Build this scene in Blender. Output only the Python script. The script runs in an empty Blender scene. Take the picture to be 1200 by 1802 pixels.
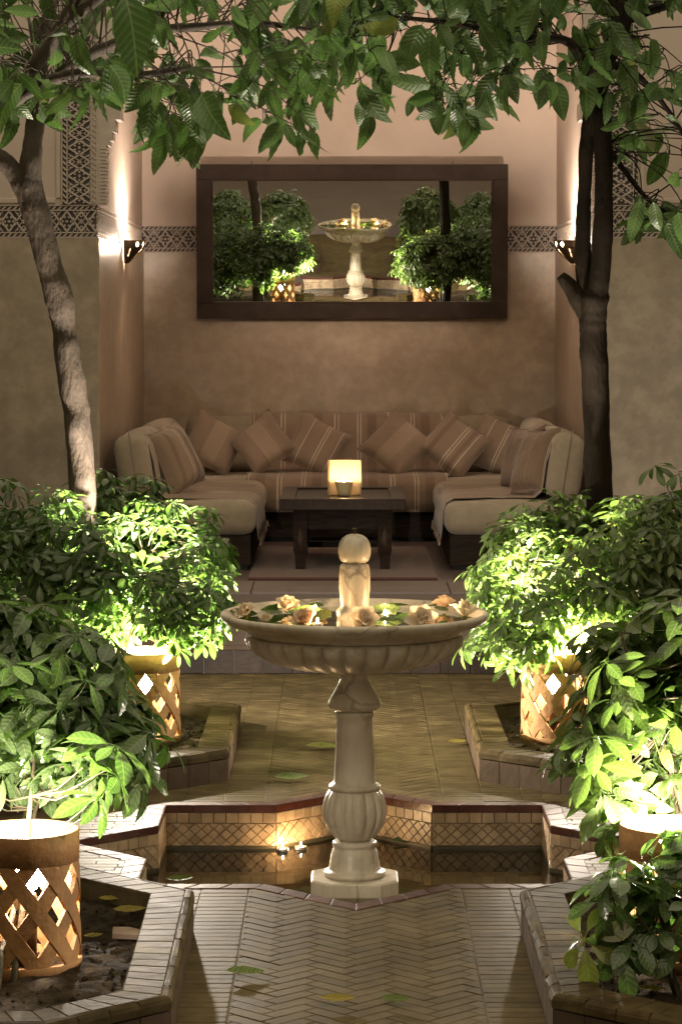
import bpy, bmesh, math, random
import numpy as np
from mathutils import Vector, Matrix, Euler

random.seed(7)
rnd = random.Random(11)
PI = math.pi
R = math.radians
S = bpy.context.scene
C = S.collection

# ------------------------------------------------------------------ camera, night sky, exposure
CAM_Y, CAM_X, EYE, FOCAL, VX, VY = -9.27, -0.031, 1.80, 4750.0, 608.0, 560.0
cd = bpy.data.cameras.new('camera')
cam = bpy.data.objects.new('camera', cd); C.objects.link(cam)
cam.location = (CAM_X, CAM_Y, EYE); cam.rotation_euler = (R(90), 0, 0)
cd.sensor_fit = 'HORIZONTAL'; cd.sensor_width = 36.0
cd.lens = FOCAL / 1200 * 36.0
cd.shift_x = -8 / 1200; cd.shift_y = -341 / 1200
cd.clip_start = 0.1; cd.clip_end = 300
S.camera = cam

w = bpy.data.worlds.new('World'); S.world = w; w.use_nodes = True
bg = w.node_tree.nodes['Background']
SKY = 0.37
bg.inputs['Color'].default_value = (1.0, 0.85, 0.60, 1)      # even glow of a town's night sky
bg.inputs['Strength'].default_value = SKY
S.view_settings.view_transform = 'Standard'
S.view_settings.look = 'None'
S.view_settings.exposure = 1.68
S.view_settings.gamma = 1.0
S.view_settings.use_curve_mapping = False
S.render.engine = 'CYCLES'
S.cycles.use_denoising = True
S.cycles.max_bounces = 8
S.cycles.transparent_max_bounces = 8
S.cycles.sample_clamp_indirect = 4.0
S.cycles.caustics_reflective = False
S.cycles.caustics_refractive = False

LAMP_W, LAMP_BULB = 165.0, 70.0
SCONCE_E = 6400.0
FLAME_E = 900.0
LAMP_COL = (1.0, 0.87, 0.72)
SCONCE_COL = (1.0, 0.78, 0.60)
FLAME_COL = (1.0, 0.64, 0.31)

def at(x, y, Z):
    """photo pixel + distance from the camera plane -> point of the courtyard"""
    return Vector(((x - VX) * Z / FOCAL + CAM_X, Z + CAM_Y, EYE + (VY - y) * Z / FOCAL))

# ------------------------------------------------------------------ helpers
class MB:
    def __init__(s): s.v = []; s.f = []; s.uv = []
    def add(s, vs, fs, uv=None):
        b = len(s.v); s.v += [tuple(p) for p in vs]
        if uv is not None: s.uv += [(0.5, 0.3, 0)] * (b - len(s.uv)) + list(uv)
        s.f += [tuple(i + b for i in f) for f in fs]; return s
    def box(s, x0, x1, y0, y1, z0, z1, M=None, b=0.0):
        if b <= 0:
            vs = [(x, y, z) for z in (z0, z1) for y in (y0, y1) for x in (x0, x1)]
            fs = [(0, 2, 3, 1), (4, 5, 7, 6), (0, 1, 5, 4), (2, 6, 7, 3), (0, 4, 6, 2), (1, 3, 7, 5)]
        else:
            bm = bmesh.new()
            bmesh.ops.create_cube(bm, size=1.0)
            bmesh.ops.scale(bm, verts=bm.verts, vec=(x1 - x0, y1 - y0, z1 - z0))
            bmesh.ops.translate(bm, verts=bm.verts, vec=((x0 + x1) / 2, (y0 + y1) / 2, (z0 + z1) / 2))
            bmesh.ops.bevel(bm, geom=bm.edges[:], offset=b, segments=2, affect='EDGES', profile=0.5)
            bm.verts.index_update()
            vs = [v.co.copy() for v in bm.verts]; fs = [tuple(v.index for v in f.verts) for f in bm.faces]; bm.free()
        if M is not None: vs = [M @ Vector(p) for p in vs]
        return s.add(vs, fs)
    def tube(s, pts, rad, n=8, caps=True, jit=0.0):
        pts = [Vector(p) for p in pts]; m = len(pts)
        if not hasattr(rad, '__len__'): rad = [rad] * m
        ref = None; vs = []; fs = []
        for i, p in enumerate(pts):
            t = (pts[min(i + 1, m - 1)] - pts[max(i - 1, 0)])
            t = t.normalized() if t.length > 1e-9 else Vector((0, 0, 1))
            if ref is None:
                ref = Vector((1, 0, 0)) if abs(t.x) < 0.9 else Vector((0, 1, 0))
            u = (ref - t * ref.dot(t)).normalized(); ref = u; q = t.cross(u)
            for k in range(n):
                a = 2 * PI * k / n
                r = rad[i] * (1 + (rnd.uniform(-jit, jit) if jit else 0))
                vs.append(p + u * (math.cos(a) * r) + q * (math.sin(a) * r))
        for i in range(m - 1):
            for k in range(n):
                a = i * n + k; b = i * n + (k + 1) % n
                fs.append((a, b, b + n, a + n))
        if caps:
            fs.append(tuple(range(n - 1, -1, -1))); fs.append(tuple((m - 1) * n + k for k in range(n)))
        return s.add(vs, fs)
    def lathe(s, prof, n=48, c=(0, 0, 0), mod=None):
        vs = []; fs = []; m = len(prof)
        for i, (r, z) in enumerate(prof):
            for k in range(n):
                a = 2 * PI * k / n
                rr = r * (mod(a, i) if mod else 1)
                vs.append((c[0] + rr * math.cos(a), c[1] + rr * math.sin(a), c[2] + z))
        for i in range(m - 1):
            for k in range(n):
                a = i * n + k; b = i * n + (k + 1) % n
                fs.append((a, b, b + n, a + n))
        if prof[0][0] > 1e-4: fs.append(tuple(range(n - 1, -1, -1)))
        if prof[-1][0] > 1e-4: fs.append(tuple((m - 1) * n + k for k in range(n)))
        return s.add(vs, fs)
    def prism(s, poly, z0, z1):
        n = len(poly)
        vs = [(p[0], p[1], z0) for p in poly] + [(p[0], p[1], z1) for p in poly]
        fs = [tuple(range(n - 1, -1, -1)), tuple(range(n, 2 * n))] + [(i, (i + 1) % n, n + (i + 1) % n, n + i) for i in range(n)]
        return s.add(vs, fs)
    def mesh(s, name, smooth=False):
        me = bpy.data.meshes.new(name); me.from_pydata(s.v, [], s.f)
        if smooth: me.polygons.foreach_set('use_smooth', [True] * len(me.polygons))
        if s.uv:
            s.uv += [(0.5, 0.3, 0)] * (len(s.v) - len(s.uv))
            at_ = me.attributes.new('leaf_uv', 'FLOAT_VECTOR', 'POINT'); at_.data.foreach_set('vector', np.array(s.uv, dtype=np.float32).ravel())
        me.update(); return me

def obj(name, mb, mat, parent=None, smooth=False, loc=None):
    me = mb if isinstance(mb, bpy.types.Mesh) else mb.mesh(name, smooth)
    if mat is not None and not me.materials: me.materials.append(mat)
    o = bpy.data.objects.new(name, me); C.objects.link(o)
    if parent is not None: o.parent = parent
    if loc is not None: o.location = loc
    return o
def tag(o, label, cat, group=None):
    o['label'] = label; o['category'] = cat
    if group: o['group'] = group
    return o
def thing(name, label, cat, loc=(0, 0, 0), rz=0.0, group=None):
    o = bpy.data.objects.new(name, None); C.objects.link(o)
    o.location = loc; o.rotation_euler = (0, 0, rz); o.empty_display_size = 0.1
    return tag(o, label, cat, group)
def struct(name, mb, mat, smooth=False):
    o = obj(name, mb, mat, None, smooth); o['kind'] = 'structure'; return o
def stuff(o): o['kind'] = 'stuff'; return o

# ------------------------------------------------------------------ materials
def M_(name):
    m = bpy.data.materials.new(name); m.use_nodes = True
    nt = m.node_tree; return m, nt, nt.nodes['Principled BSDF'], nt.nodes, nt.links
def noise_mat(name, c1, c2, scale=6, rough=0.6, bump=0.1, bscale=None, detail=6, spec=0.5, coords='Object', stretch=None, island=0.0, lo=0.35, hi=0.65, sheen=0.0, rvar=0.0, dirt=0.0):
    m, nt, p, N, L = M_(name)
    tc = N.new('ShaderNodeTexCoord'); src = tc.outputs[coords]
    if stretch:
        mp = N.new('ShaderNodeMapping'); mp.inputs['Scale'].default_value = stretch; L.new(src, mp.inputs['Vector']); src = mp.outputs['Vector']
    nz = N.new('ShaderNodeTexNoise'); nz.inputs['Scale'].default_value = scale; nz.inputs['Detail'].default_value = detail; nz.inputs['Roughness'].default_value = 0.6
    L.new(src, nz.inputs['Vector'])
    cr = N.new('ShaderNodeValToRGB'); cr.color_ramp.elements[0].position = lo; cr.color_ramp.elements[1].position = hi
    cr.color_ramp.elements[0].color = (*c1, 1); cr.color_ramp.elements[1].color = (*c2, 1)
    L.new(nz.outputs['Fac'], cr.inputs['Fac']); col = cr.outputs['Color']
    if island > 0:
        g = N.new('ShaderNodeNewGeometry'); mr = N.new('ShaderNodeMapRange')
        mr.inputs['To Min'].default_value = 1 - island; mr.inputs['To Max'].default_value = 1 + island * 0.7
        oi = N.new('ShaderNodeObjectInfo'); ad = N.new('ShaderNodeMath'); ad.operation = 'ADD'
        fr = N.new('ShaderNodeMath'); fr.operation = 'FRACT'
        L.new(g.outputs['Random Per Island'], ad.inputs[0]); L.new(oi.outputs['Random'], ad.inputs[1]); L.new(ad.outputs[0], fr.inputs[0])
        L.new(fr.outputs[0], mr.inputs['Value'])
        hv = N.new('ShaderNodeHueSaturation'); L.new(mr.outputs[0], hv.inputs['Value']); L.new(col, hv.inputs['Color']); col = hv.outputs['Color']
    if dirt > 0:
        gp_ = N.new('ShaderNodeNewGeometry'); fac = None
        for sc_, lo_, hi_ in ((1.6, .38, .62), (9.0, .42, .60)):
            dn = N.new('ShaderNodeTexNoise'); dn.inputs['Scale'].default_value = sc_; dn.inputs['Detail'].default_value = 7; dn.inputs['Roughness'].default_value = .65
            L.new(gp_.outputs['Position'], dn.inputs['Vector'])
            dm = N.new('ShaderNodeMapRange'); dm.inputs['From Min'].default_value = lo_; dm.inputs['From Max'].default_value = hi_; dm.inputs['To Min'].default_value = 1 - dirt; dm.inputs['To Max'].default_value = 1.08
            L.new(dn.outputs['Fac'], dm.inputs['Value'])
            if fac is None: fac = dm.outputs[0]
            else:
                mm_ = N.new('ShaderNodeMath'); mm_.operation = 'MULTIPLY'; L.new(fac, mm_.inputs[0]); L.new(dm.outputs[0], mm_.inputs[1]); fac = mm_.outputs[0]
        hd = N.new('ShaderNodeHueSaturation'); L.new(fac, hd.inputs['Value']); L.new(col, hd.inputs['Color']); col = hd.outputs['Color']
    L.new(col, p.inputs['Base Color'])
    p.inputs['Roughness'].default_value = rough
    if rvar > 0:
        mr2 = N.new('ShaderNodeMapRange'); mr2.inputs['To Min'].default_value = rough - rvar; mr2.inputs['To Max'].default_value = rough + rvar
        L.new(nz.outputs['Fac'], mr2.inputs['Value']); L.new(mr2.outputs[0], p.inputs['Roughness'])
    p.inputs['Specular IOR Level'].default_value = spec
    if sheen: p.inputs['Sheen Weight'].default_value = sheen
    if bump > 0:
        n2 = N.new('ShaderNodeTexNoise'); n2.inputs['Scale'].default_value = bscale or scale * 4; n2.inputs['Detail'].default_value = 5
        L.new(src, n2.inputs['Vector'])
        bp = N.new('ShaderNodeBump'); bp.inputs['Strength'].default_value = bump; bp.inputs['Distance'].default_value = 0.01
        L.new(n2.outputs['Fac'], bp.inputs['Height']); L.new(bp.outputs['Normal'], p.inputs['Normal'])
    return m

m_plaster = noise_mat('upper plaster', (.50, .42, .36), (.57, .48, .42), 2.2, .55, .10, 14)
m_tadelakt = noise_mat('polished lime plaster', (.345, .268, .194), (.410, .324, .240), 2.6, .34, .28, 5, spec=.5, rvar=.12, dirt=.09, stretch=(1, 1, 1.8))
m_grey_wall = noise_mat('courtyard plaster', (.315, .265, .200), (.390, .332, .252), 2.4, .5, .28, 6, dirt=.12, stretch=(1, 1, 1.7))
m_relief = noise_mat('carved stucco', (.44, .38, .33), (.54, .47, .41), 12, .6, .15, 60)
m_recess = noise_mat('painted stucco ground', (.05, .045, .045), (.085, .075, .075), 10, .8, .1)
m_marble = None
def marble():
    m, nt, p, N, L = M_('veined cream marble')
    tc = N.new('ShaderNodeTexCoord')
    n0 = N.new('ShaderNodeTexNoise'); n0.inputs['Scale'].default_value = 3.0; n0.inputs['Detail'].default_value = 8
    L.new(tc.outputs['Object'], n0.inputs['Vector'])
    mx = N.new('ShaderNodeVectorMath'); mx.operation = 'MULTIPLY_ADD'
    mx.inputs[1].default_value = (.5, .5, .5); L.new(n0.outputs['Color'], mx.inputs[0]); L.new(tc.outputs['Object'], mx.inputs[2])
    vo = N.new('ShaderNodeTexVoronoi'); vo.feature = 'DISTANCE_TO_EDGE'; vo.inputs['Scale'].default_value = 4.2
    L.new(mx.outputs[0], vo.inputs['Vector'])
    cr = N.new('ShaderNodeValToRGB'); cr.color_ramp.elements[0].position = 0.0; cr.color_ramp.elements[1].position = 0.045
    cr.color_ramp.elements[0].color = (.16, .11, .065, 1); cr.color_ramp.elements[1].color = (1, 1, 1, 1)
    L.new(vo.outputs['Distance'], cr.inputs['Fac'])
    c2 = N.new('ShaderNodeValToRGB'); c2.color_ramp.elements[0].position = .3; c2.color_ramp.elements[1].position = .7
    c2.color_ramp.elements[0].color = (.48, .425, .325, 1); c2.color_ramp.elements[1].color = (.70, .64, .535, 1)
    n1 = N.new('ShaderNodeTexNoise'); n1.inputs['Scale'].default_value = 7; n1.inputs['Detail'].default_value = 6
    L.new(tc.outputs['Object'], n1.inputs['Vector']); L.new(n1.outputs['Fac'], c2.inputs['Fac'])
    mu = N.new('ShaderNodeMixRGB'); mu.blend_type = 'MULTIPLY'
    n3 = N.new('ShaderNodeTexNoise'); n3.inputs['Scale'].default_value = 3.0; L.new(tc.outputs['Object'], n3.inputs['Vector'])
    mr = N.new('ShaderNodeMapRange'); mr.inputs['From Min'].default_value = .42; mr.inputs['From Max'].default_value = .62; mr.inputs['To Min'].default_value = .0; mr.inputs['To Max'].default_value = .62
    L.new(n3.outputs['Fac'], mr.inputs['Value']); L.new(mr.outputs[0], mu.inputs['Fac'])
    L.new(c2.outputs['Color'], mu.inputs['Color1']); L.new(cr.outputs['Color'], mu.inputs['Color2'])
    mp_ = N.new('ShaderNodeMapping'); mp_.inputs['Scale'].default_value = (9, 9, 1.6); L.new(tc.outputs['Object'], mp_.inputs['Vector'])
    st = N.new('ShaderNodeTexNoise'); st.inputs['Scale'].default_value = 1.6; st.inputs['Detail'].default_value = 7; st.inputs['Roughness'].default_value = .7; L.new(mp_.outputs[0], st.inputs['Vector'])
    sr = N.new('ShaderNodeMapRange'); sr.inputs['From Min'].default_value = .50; sr.inputs['From Max'].default_value = .72; sr.inputs['To Max'].default_value = .55; L.new(st.outputs['Fac'], sr.inputs['Value'])
    sm_ = N.new('ShaderNodeMixRGB'); sm_.inputs['Color2'].default_value = (.20, .15, .085, 1); L.new(sr.outputs[0], sm_.inputs['Fac']); L.new(mu.outputs['Color'], sm_.inputs['Color1'])
    L.new(sm_.outputs['Color'], p.inputs['Base Color'])
    p.inputs['Roughness'].default_value = .36
    bp = N.new('ShaderNodeBump'); bp.inputs['Strength'].default_value = .12; bp.inputs['Distance'].default_value = .01
    n4 = N.new('ShaderNodeTexNoise'); n4.inputs['Scale'].default_value = 40; L.new(tc.outputs['Object'], n4.inputs['Vector'])
    L.new(n4.outputs['Fac'], bp.inputs['Height']); L.new(bp.outputs['Normal'], p.inputs['Normal'])
    return m
m_marble = marble()
m_wood = noise_mat('dark stained wood', (.012, .008, .005), (.030, .019, .013), 9, .6, .15, 30, stretch=(1, 8, 8), spec=0.1)
m_frame = noise_mat('mirror frame wood', (.026, .017, .013), (.042, .029, .022), 10, .6, .12, 40, spec=0.2)
m_table = noise_mat('oiled table wood', (.020, .0105, .006), (.045, .024, .013), 7, .42, .12, 25, stretch=(6, 1, 6), spec=0.18)
m_tile = noise_mat('unglazed clay paving tile', (.094, .071, .034), (.114, .087, .043), 9, .62, .10, 45, island=.15, rvar=.12, spec=.025, dirt=.17)
m_tile_pink = noise_mat('red clay border tile', (.062, .033, .024), (.098, .052, .038), 9, .60, .2, 45, island=.25, spec=0.03)
m_kgrout = noise_mat('kerb grout', (.066, .048, .021), (.092, .068, .031), 14, .85, .2, spec=.1, dirt=.2)
m_rim = noise_mat('dark red glazed edging', (.060, .018, .014), (.095, .030, .022), 12, .22, .1, 40)
m_grout = noise_mat('dark grout', (.080, .060, .028), (.102, .077, .037), 14, .85, .2, spec=.1, dirt=.3)
m_walltile = noise_mat('pale basin tile', (.40, .30, .19), (.52, .40, .27), 10, .30, .2, 45, island=.20, dirt=.22)
m_wallgrout = noise_mat('basin wall grout', (.15, .11, .068), (.20, .15, .095), 12, .8, .1)
m_bfloor = noise_mat('algae tinted basin floor', (.28, .22, .13), (.38, .30, .18), 8, .6, .15, dirt=.3)
m_walldark = noise_mat('wet waterline plaster', (.055, .05, .032), (.09, .08, .05), 10, .3, .15)
m_kerbtile = noise_mat('weathered kerb tile', (.066, .048, .021), (.096, .071, .033), 8, .62, .15, 40, island=.16, rvar=.1, spec=.025, dirt=.30)
m_kerbface = noise_mat('dark kerb face tile', (.060, .042, .028), (.090, .064, .042), 8, .45, .2, 40, island=.2, spec=0.05)
m_risertile = noise_mat('dark glazed riser tile', (.022, .016, .012), (.036, .026, .020), 8, .5, .2, 40, island=.2, spec=.1)
m_platform = noise_mat('smooth gallery paving', (.105, .078, .070), (.135, .102, .090), 3, .42, .08, 20, spec=0.3)
m_threshold = noise_mat('worn threshold stone', (.140, .105, .088), (.17, .128, .108), 5, .5, .1)
m_rug = noise_mat('woven rug', (.135, .085, .068), (.175, .115, .092), 40, .95, .4, 220, stretch=(1, 14, 1), sheen=.2)
m_rugred = noise_mat('rug red border', (.07, .025, .02), (.10, .035, .028), 40, .95, .4, 220)
m_soil = noise_mat('dark garden soil', (.018, .013, .008), (.060, .044, .028), 22, .95, .9, 60, spec=0.08)
m_terra = noise_mat('terracotta', (.30, .145, .048), (.40, .21, .075), 9, .75, .4, 50, dirt=.18)
m_linen = noise_mat('cream linen', (.285, .235, .165), (.335, .28, .20), 14, .9, .35, 260, sheen=.25)
m_metal = noise_mat('aged brass', (.055, .040, .025), (.10, .075, .045), 20, .4, .1)
m_metal.node_tree.nodes['Principled BSDF'].inputs['Metallic'].default_value = .8
m_tin = noise_mat('tealight tin', (.5, .5, .5), (.6, .6, .6), 20, .3, .05)
m_tin.node_tree.nodes['Principled BSDF'].inputs['Metallic'].default_value = 1
m_pebble = noise_mat('clay shard', (.20, .14, .10), (.33, .25, .19), 10, .8, .2)
m_rose = {}
for nm, a, b in (('cream', (.80, .70, .52), (.86, .78, .62)), ('blush', (.78, .67, .53), (.86, .77, .64)), ('peach', (.76, .57, .39), (.84, .67, .49))):
    m_rose[nm] = noise_mat('rose petal ' + nm, a, b, 20, .6, .1)
    nt_ = m_rose[nm].node_tree; tl_ = nt_.nodes.new('ShaderNodeBsdfTranslucent'); tl_.inputs['Color'].default_value = (*b, 1)
    ms_ = nt_.nodes.new('ShaderNodeMixShader'); ms_.inputs['Fac'].default_value = .45
    nt_.links.new(nt_.nodes['Principled BSDF'].outputs[0], ms_.inputs[1]); nt_.links.new(tl_.outputs[0], ms_.inputs[2]); nt_.links.new(ms_.outputs[0], nt_.nodes['Material Output'].inputs['Surface'])
    m_rose[nm].node_tree.nodes['Principled BSDF'].inputs['Subsurface Weight'].default_value = 0
    m_rose[nm].node_tree.nodes['Principled BSDF'].inputs['Subsurface Radius'].default_value = (.01, .005, .003)

def bark(name, c1, c2):
    m, nt, p, N, L = M_(name)
    tc = N.new('ShaderNodeTexCoord'); mp = N.new('ShaderNodeMapping'); mp.inputs['Scale'].default_value = (1, 1, .35); L.new(tc.outputs['Object'], mp.inputs['Vector'])
    n = N.new('ShaderNodeTexNoise'); n.inputs['Scale'].default_value = 9; n.inputs['Detail'].default_value = 10; n.inputs['Roughness'].default_value = .68; L.new(mp.outputs[0], n.inputs['Vector'])
    cr = N.new('ShaderNodeValToRGB'); cr.color_ramp.elements[0].position = .35; cr.color_ramp.elements[1].position = .68
    cr.color_ramp.elements[0].color = (*c1, 1); cr.color_ramp.elements[1].color = (*c2, 1); L.new(n.outputs['Fac'], cr.inputs['Fac'])
    L.new(cr.outputs['Color'], p.inputs['Base Color']); p.inputs['Roughness'].default_value = .75
    n2 = N.new('ShaderNodeTexNoise'); n2.inputs['Scale'].default_value = 70; n2.inputs['Detail'].default_value = 6; L.new(mp.outputs[0], n2.inputs['Vector'])
    bp = N.new('ShaderNodeBump'); bp.inputs['Strength'].default_value = .5; bp.inputs['Distance'].default_value = .012
    L.new(n2.outputs['Fac'], bp.inputs['Height']); L.new(bp.outputs['Normal'], p.inputs['Normal'])
    return m
m_bark = bark('smooth grey bark', (.034, .025, .018), (.105, .079, .058))
m_bark2 = bark('dark bark', (.007, .005, .0035), (.024, .017, .011))
m_bark2.node_tree.nodes['Principled BSDF'].inputs['Specular IOR Level'].default_value = .12
m_stem = bark('green brown stem', (.05, .04, .02), (.12, .10, .05))

def leafmat(name, c1, c2, ctr, rough=.34, trans=.30, spec=.5, veins=9, vein_bump=.5):
    m, nt, p, N, L = M_(name)
    oi = N.new('ShaderNodeObjectInfo'); g = N.new('ShaderNodeNewGeometry')
    ad = N.new('ShaderNodeMath'); ad.operation = 'ADD'; fr = N.new('ShaderNodeMath'); fr.operation = 'FRACT'
    L.new(oi.outputs['Random'], ad.inputs[0]); L.new(g.outputs['Random Per Island'], ad.inputs[1]); L.new(ad.outputs[0], fr.inputs[0])
    tc = N.new('ShaderNodeTexCoord'); nz = N.new('ShaderNodeTexNoise'); nz.inputs['Scale'].default_value = 25; L.new(tc.outputs['Object'], nz.inputs['Vector'])
    a2 = N.new('ShaderNodeMath'); a2.operation = 'MULTIPLY_ADD'; a2.inputs[1].default_value = .5; L.new(nz.outputs['Fac'], a2.inputs[0]); 
    m3 = N.new('ShaderNodeMath'); m3.operation = 'MULTIPLY'; m3.inputs[1].default_value = .6; L.new(fr.outputs[0], m3.inputs[0]); L.new(m3.outputs[0], a2.inputs[2])
    cr = N.new('ShaderNodeValToRGB'); cr.color_ramp.elements[0].position = .15; cr.color_ramp.elements[1].position = .9
    cr.color_ramp.elements[0].color = (*c1, 1); cr.color_ramp.elements[1].color = (*c2, 1); L.new(a2.outputs[0], cr.inputs['Fac'])
    yl = N.new('ShaderNodeMath'); yl.operation = 'GREATER_THAN'; yl.inputs[1].default_value = .955; L.new(oi.outputs['Random'], yl.inputs[0])
    ym = N.new('ShaderNodeMixRGB'); ym.inputs['Color2'].default_value = (.20, .19, .045, 1)
    yf = N.new('ShaderNodeMath'); yf.operation = 'MULTIPLY'; yf.inputs[1].default_value = .65; L.new(yl.outputs[0], yf.inputs[0])
    L.new(yf.outputs[0], ym.inputs['Fac']); L.new(cr.outputs['Color'], ym.inputs['Color1']); cr = ym
    def mth(op, a, b=None, c=None):
        n_ = N.new('ShaderNodeMath'); n_.operation = op
        for q_, x_ in enumerate((a, b, c)):
            if x_ is None: continue
            if isinstance(x_, (int, float)): n_.inputs[q_].default_value = x_
            else: L.new(x_, n_.inputs[q_])
        return n_.outputs[0]
    av = N.new('ShaderNodeAttribute'); av.attribute_name = 'leaf_uv'
    sx_ = N.new('ShaderNodeSeparateXYZ'); L.new(av.outputs['Vector'], sx_.inputs[0])
    ay = mth('ABSOLUTE', sx_.outputs[1])
    ph = mth('MULTIPLY', mth('SUBTRACT', sx_.outputs[0], mth('MULTIPLY', ay, .85)), veins * 2 * PI)
    vein = mth('POWER', mth('MULTIPLY_ADD', mth('SINE', ph), .5, .5), 6.0)             # thin side veins
    rib = mth('LESS_THAN', ay, .011)
    both = mth('MAXIMUM', mth('MULTIPLY', vein, .45), mth('MULTIPLY', rib, .9))
    vc = N.new('ShaderNodeMixRGB'); vc.inputs['Color2'].default_value = (c2[0] * 2.0, c2[1] * 1.6, c2[2] * 1.9, 1)
    L.new(mth('MULTIPLY', both, .75), vc.inputs['Fac']); L.new(cr.outputs['Color'], vc.inputs['Color1'])
    L.new(vc.outputs['Color'], p.inputs['Base Color'])
    p.inputs['Roughness'].default_value = rough; p.inputs['Specular IOR Level'].default_value = spec
    hgt = mth('MULTIPLY_ADD', mth('SINE', ph), .5, mth('MULTIPLY', nz.outputs['Fac'], .5))
    bp = N.new('ShaderNodeBump'); bp.inputs['Strength'].default_value = vein_bump; bp.inputs['Distance'].default_value = .004
    L.new(hgt, bp.inputs['Height']); L.new(bp.outputs['Normal'], p.inputs['Normal'])
    t = N.new('ShaderNodeBsdfTranslucent')
    hs = N.new('ShaderNodeMixRGB'); hs.blend_type = 'MULTIPLY'; hs.inputs['Fac'].default_value = 1; hs.inputs['Color2'].default_value = (*ctr, 1)
    L.new(vc.outputs['Color'], hs.inputs['Color1']); L.new(hs.outputs['Color'], t.inputs['Color'])
    mx = N.new('ShaderNodeMixShader'); mx.inputs['Fac'].default_value = trans
    L.new(p.outputs[0], mx.inputs[1]); L.new(t.outputs[0], mx.inputs[2])
    L.new(mx.outputs[0], N['Material Output'].inputs['Surface'])
    return m
m_leaf_tree = leafmat('ribbed tree leaf', (.040, .084, .028), (.092, .150, .054), (1.25, 1.6, .75), .36, .36, .6, 10, .32)
m_leaf_shrub = leafmat('glossy umbrella leaf', (.046, .090, .026), (.100, .155, .056), (1.25, 1.6, .7), .25, .36, .75, 7, .14)
m_leaf_lime = leafmat('bright umbrella leaf', (.060, .108, .030), (.125, .178, .062), (1.25, 1.55, .7), .25, .36, .75, 7, .14)
m_leaf_yellow = leafmat('fallen yellow leaf', (.15, .13, .02), (.25, .20, .035), (1, 1, .5), .6, .1, .25)
m_leaf_green = leafmat('fallen green leaf', (.05, .085, .016), (.10, .135, .026), (1, 1.2, .5), .55, .1, .25)

def emis(name, col, e, base=(.8, .8, .8)):
    m, nt, p, N, L = M_(name)
    p.inputs['Base Color'].default_value = (*base, 1)
    p.inputs['Emission Color'].default_value = (*col, 1); p.inputs['Emission Strength'].default_value = e
    return m
m_bulb = emis('lamp bulb', LAMP_COL, LAMP_BULB)
m_sbulb = emis('sconce bulb', SCONCE_COL, SCONCE_E)
m_flame = emis('candle flame', FLAME_COL, FLAME_E)
m_wax = noise_mat('pale wax', (.72, .58, .36), (.78, .65, .42), 10, .5, .05)
m_wax.node_tree.nodes['Principled BSDF'].inputs['Subsurface Weight'].default_value = .6
m_wax.node_tree.nodes['Principled BSDF'].inputs['Subsurface Radius'].default_value = (.03, .015, .006)
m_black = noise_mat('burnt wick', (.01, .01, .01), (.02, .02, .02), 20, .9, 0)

m_mirror, nt, p, N, L = M_('silvered glass')
p.inputs['Metallic'].default_value = 1; p.inputs['Roughness'].default_value = .0; p.inputs['Base Color'].default_value = (.90, .89, .84, 1)
nz = N.new('ShaderNodeTexNoise'); nz.inputs['Scale'].default_value = 2.2; nz.inputs['Detail'].default_value = 1
tc = N.new('ShaderNodeTexCoord'); L.new(tc.outputs['Object'], nz.inputs['Vector'])
bp = N.new('ShaderNodeBump'); bp.inputs['Strength'].default_value = .010; bp.inputs['Distance'].default_value = .05
L.new(nz.outputs['Fac'], bp.inputs['Height']); L.new(bp.outputs['Normal'], p.inputs['Normal'])

def water_mat(name, tint, sc):
    m, nt, p, N, L = M_(name); N.remove(p)
    gl = N.new('ShaderNodeBsdfGlossy'); gl.inputs['Roughness'].default_value = .03
    tr = N.new('ShaderNodeBsdfTransparent'); tr.inputs['Color'].default_value = (*tint, 1)
    fr = N.new('ShaderNodeFresnel'); fr.inputs['IOR'].default_value = 1.33
    mr = N.new('ShaderNodeMapRange'); mr.inputs['From Max'].default_value = 1.0; mr.inputs['To Min'].default_value = .60; mr.inputs['To Max'].default_value = 1.1
    mx = N.new('ShaderNodeMixShader'); tc = N.new('ShaderNodeTexCoord')
    nz = N.new('ShaderNodeTexNoise'); nz.inputs['Scale'].default_value = sc; L.new(tc.outputs['Object'], nz.inputs['Vector'])
    bp = N.new('ShaderNodeBump'); bp.inputs['Strength'].default_value = .05; bp.inputs['Distance'].default_value = .02
    L.new(nz.outputs['Fac'], bp.inputs['Height']); L.new(bp.outputs['Normal'], gl.inputs['Normal']); L.new(bp.outputs['Normal'], fr.inputs['Normal'])
    L.new(fr.outputs[0], mx.inputs['Fac']); L.new(tr.outputs[0], mx.inputs[1]); L.new(gl.outputs[0], mx.inputs[2])
    L.new(mx.outputs[0], N['Material Output'].inputs['Surface'])
    return m
m_water = water_mat('still basin water', (.80, .76, .58), 9)

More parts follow.
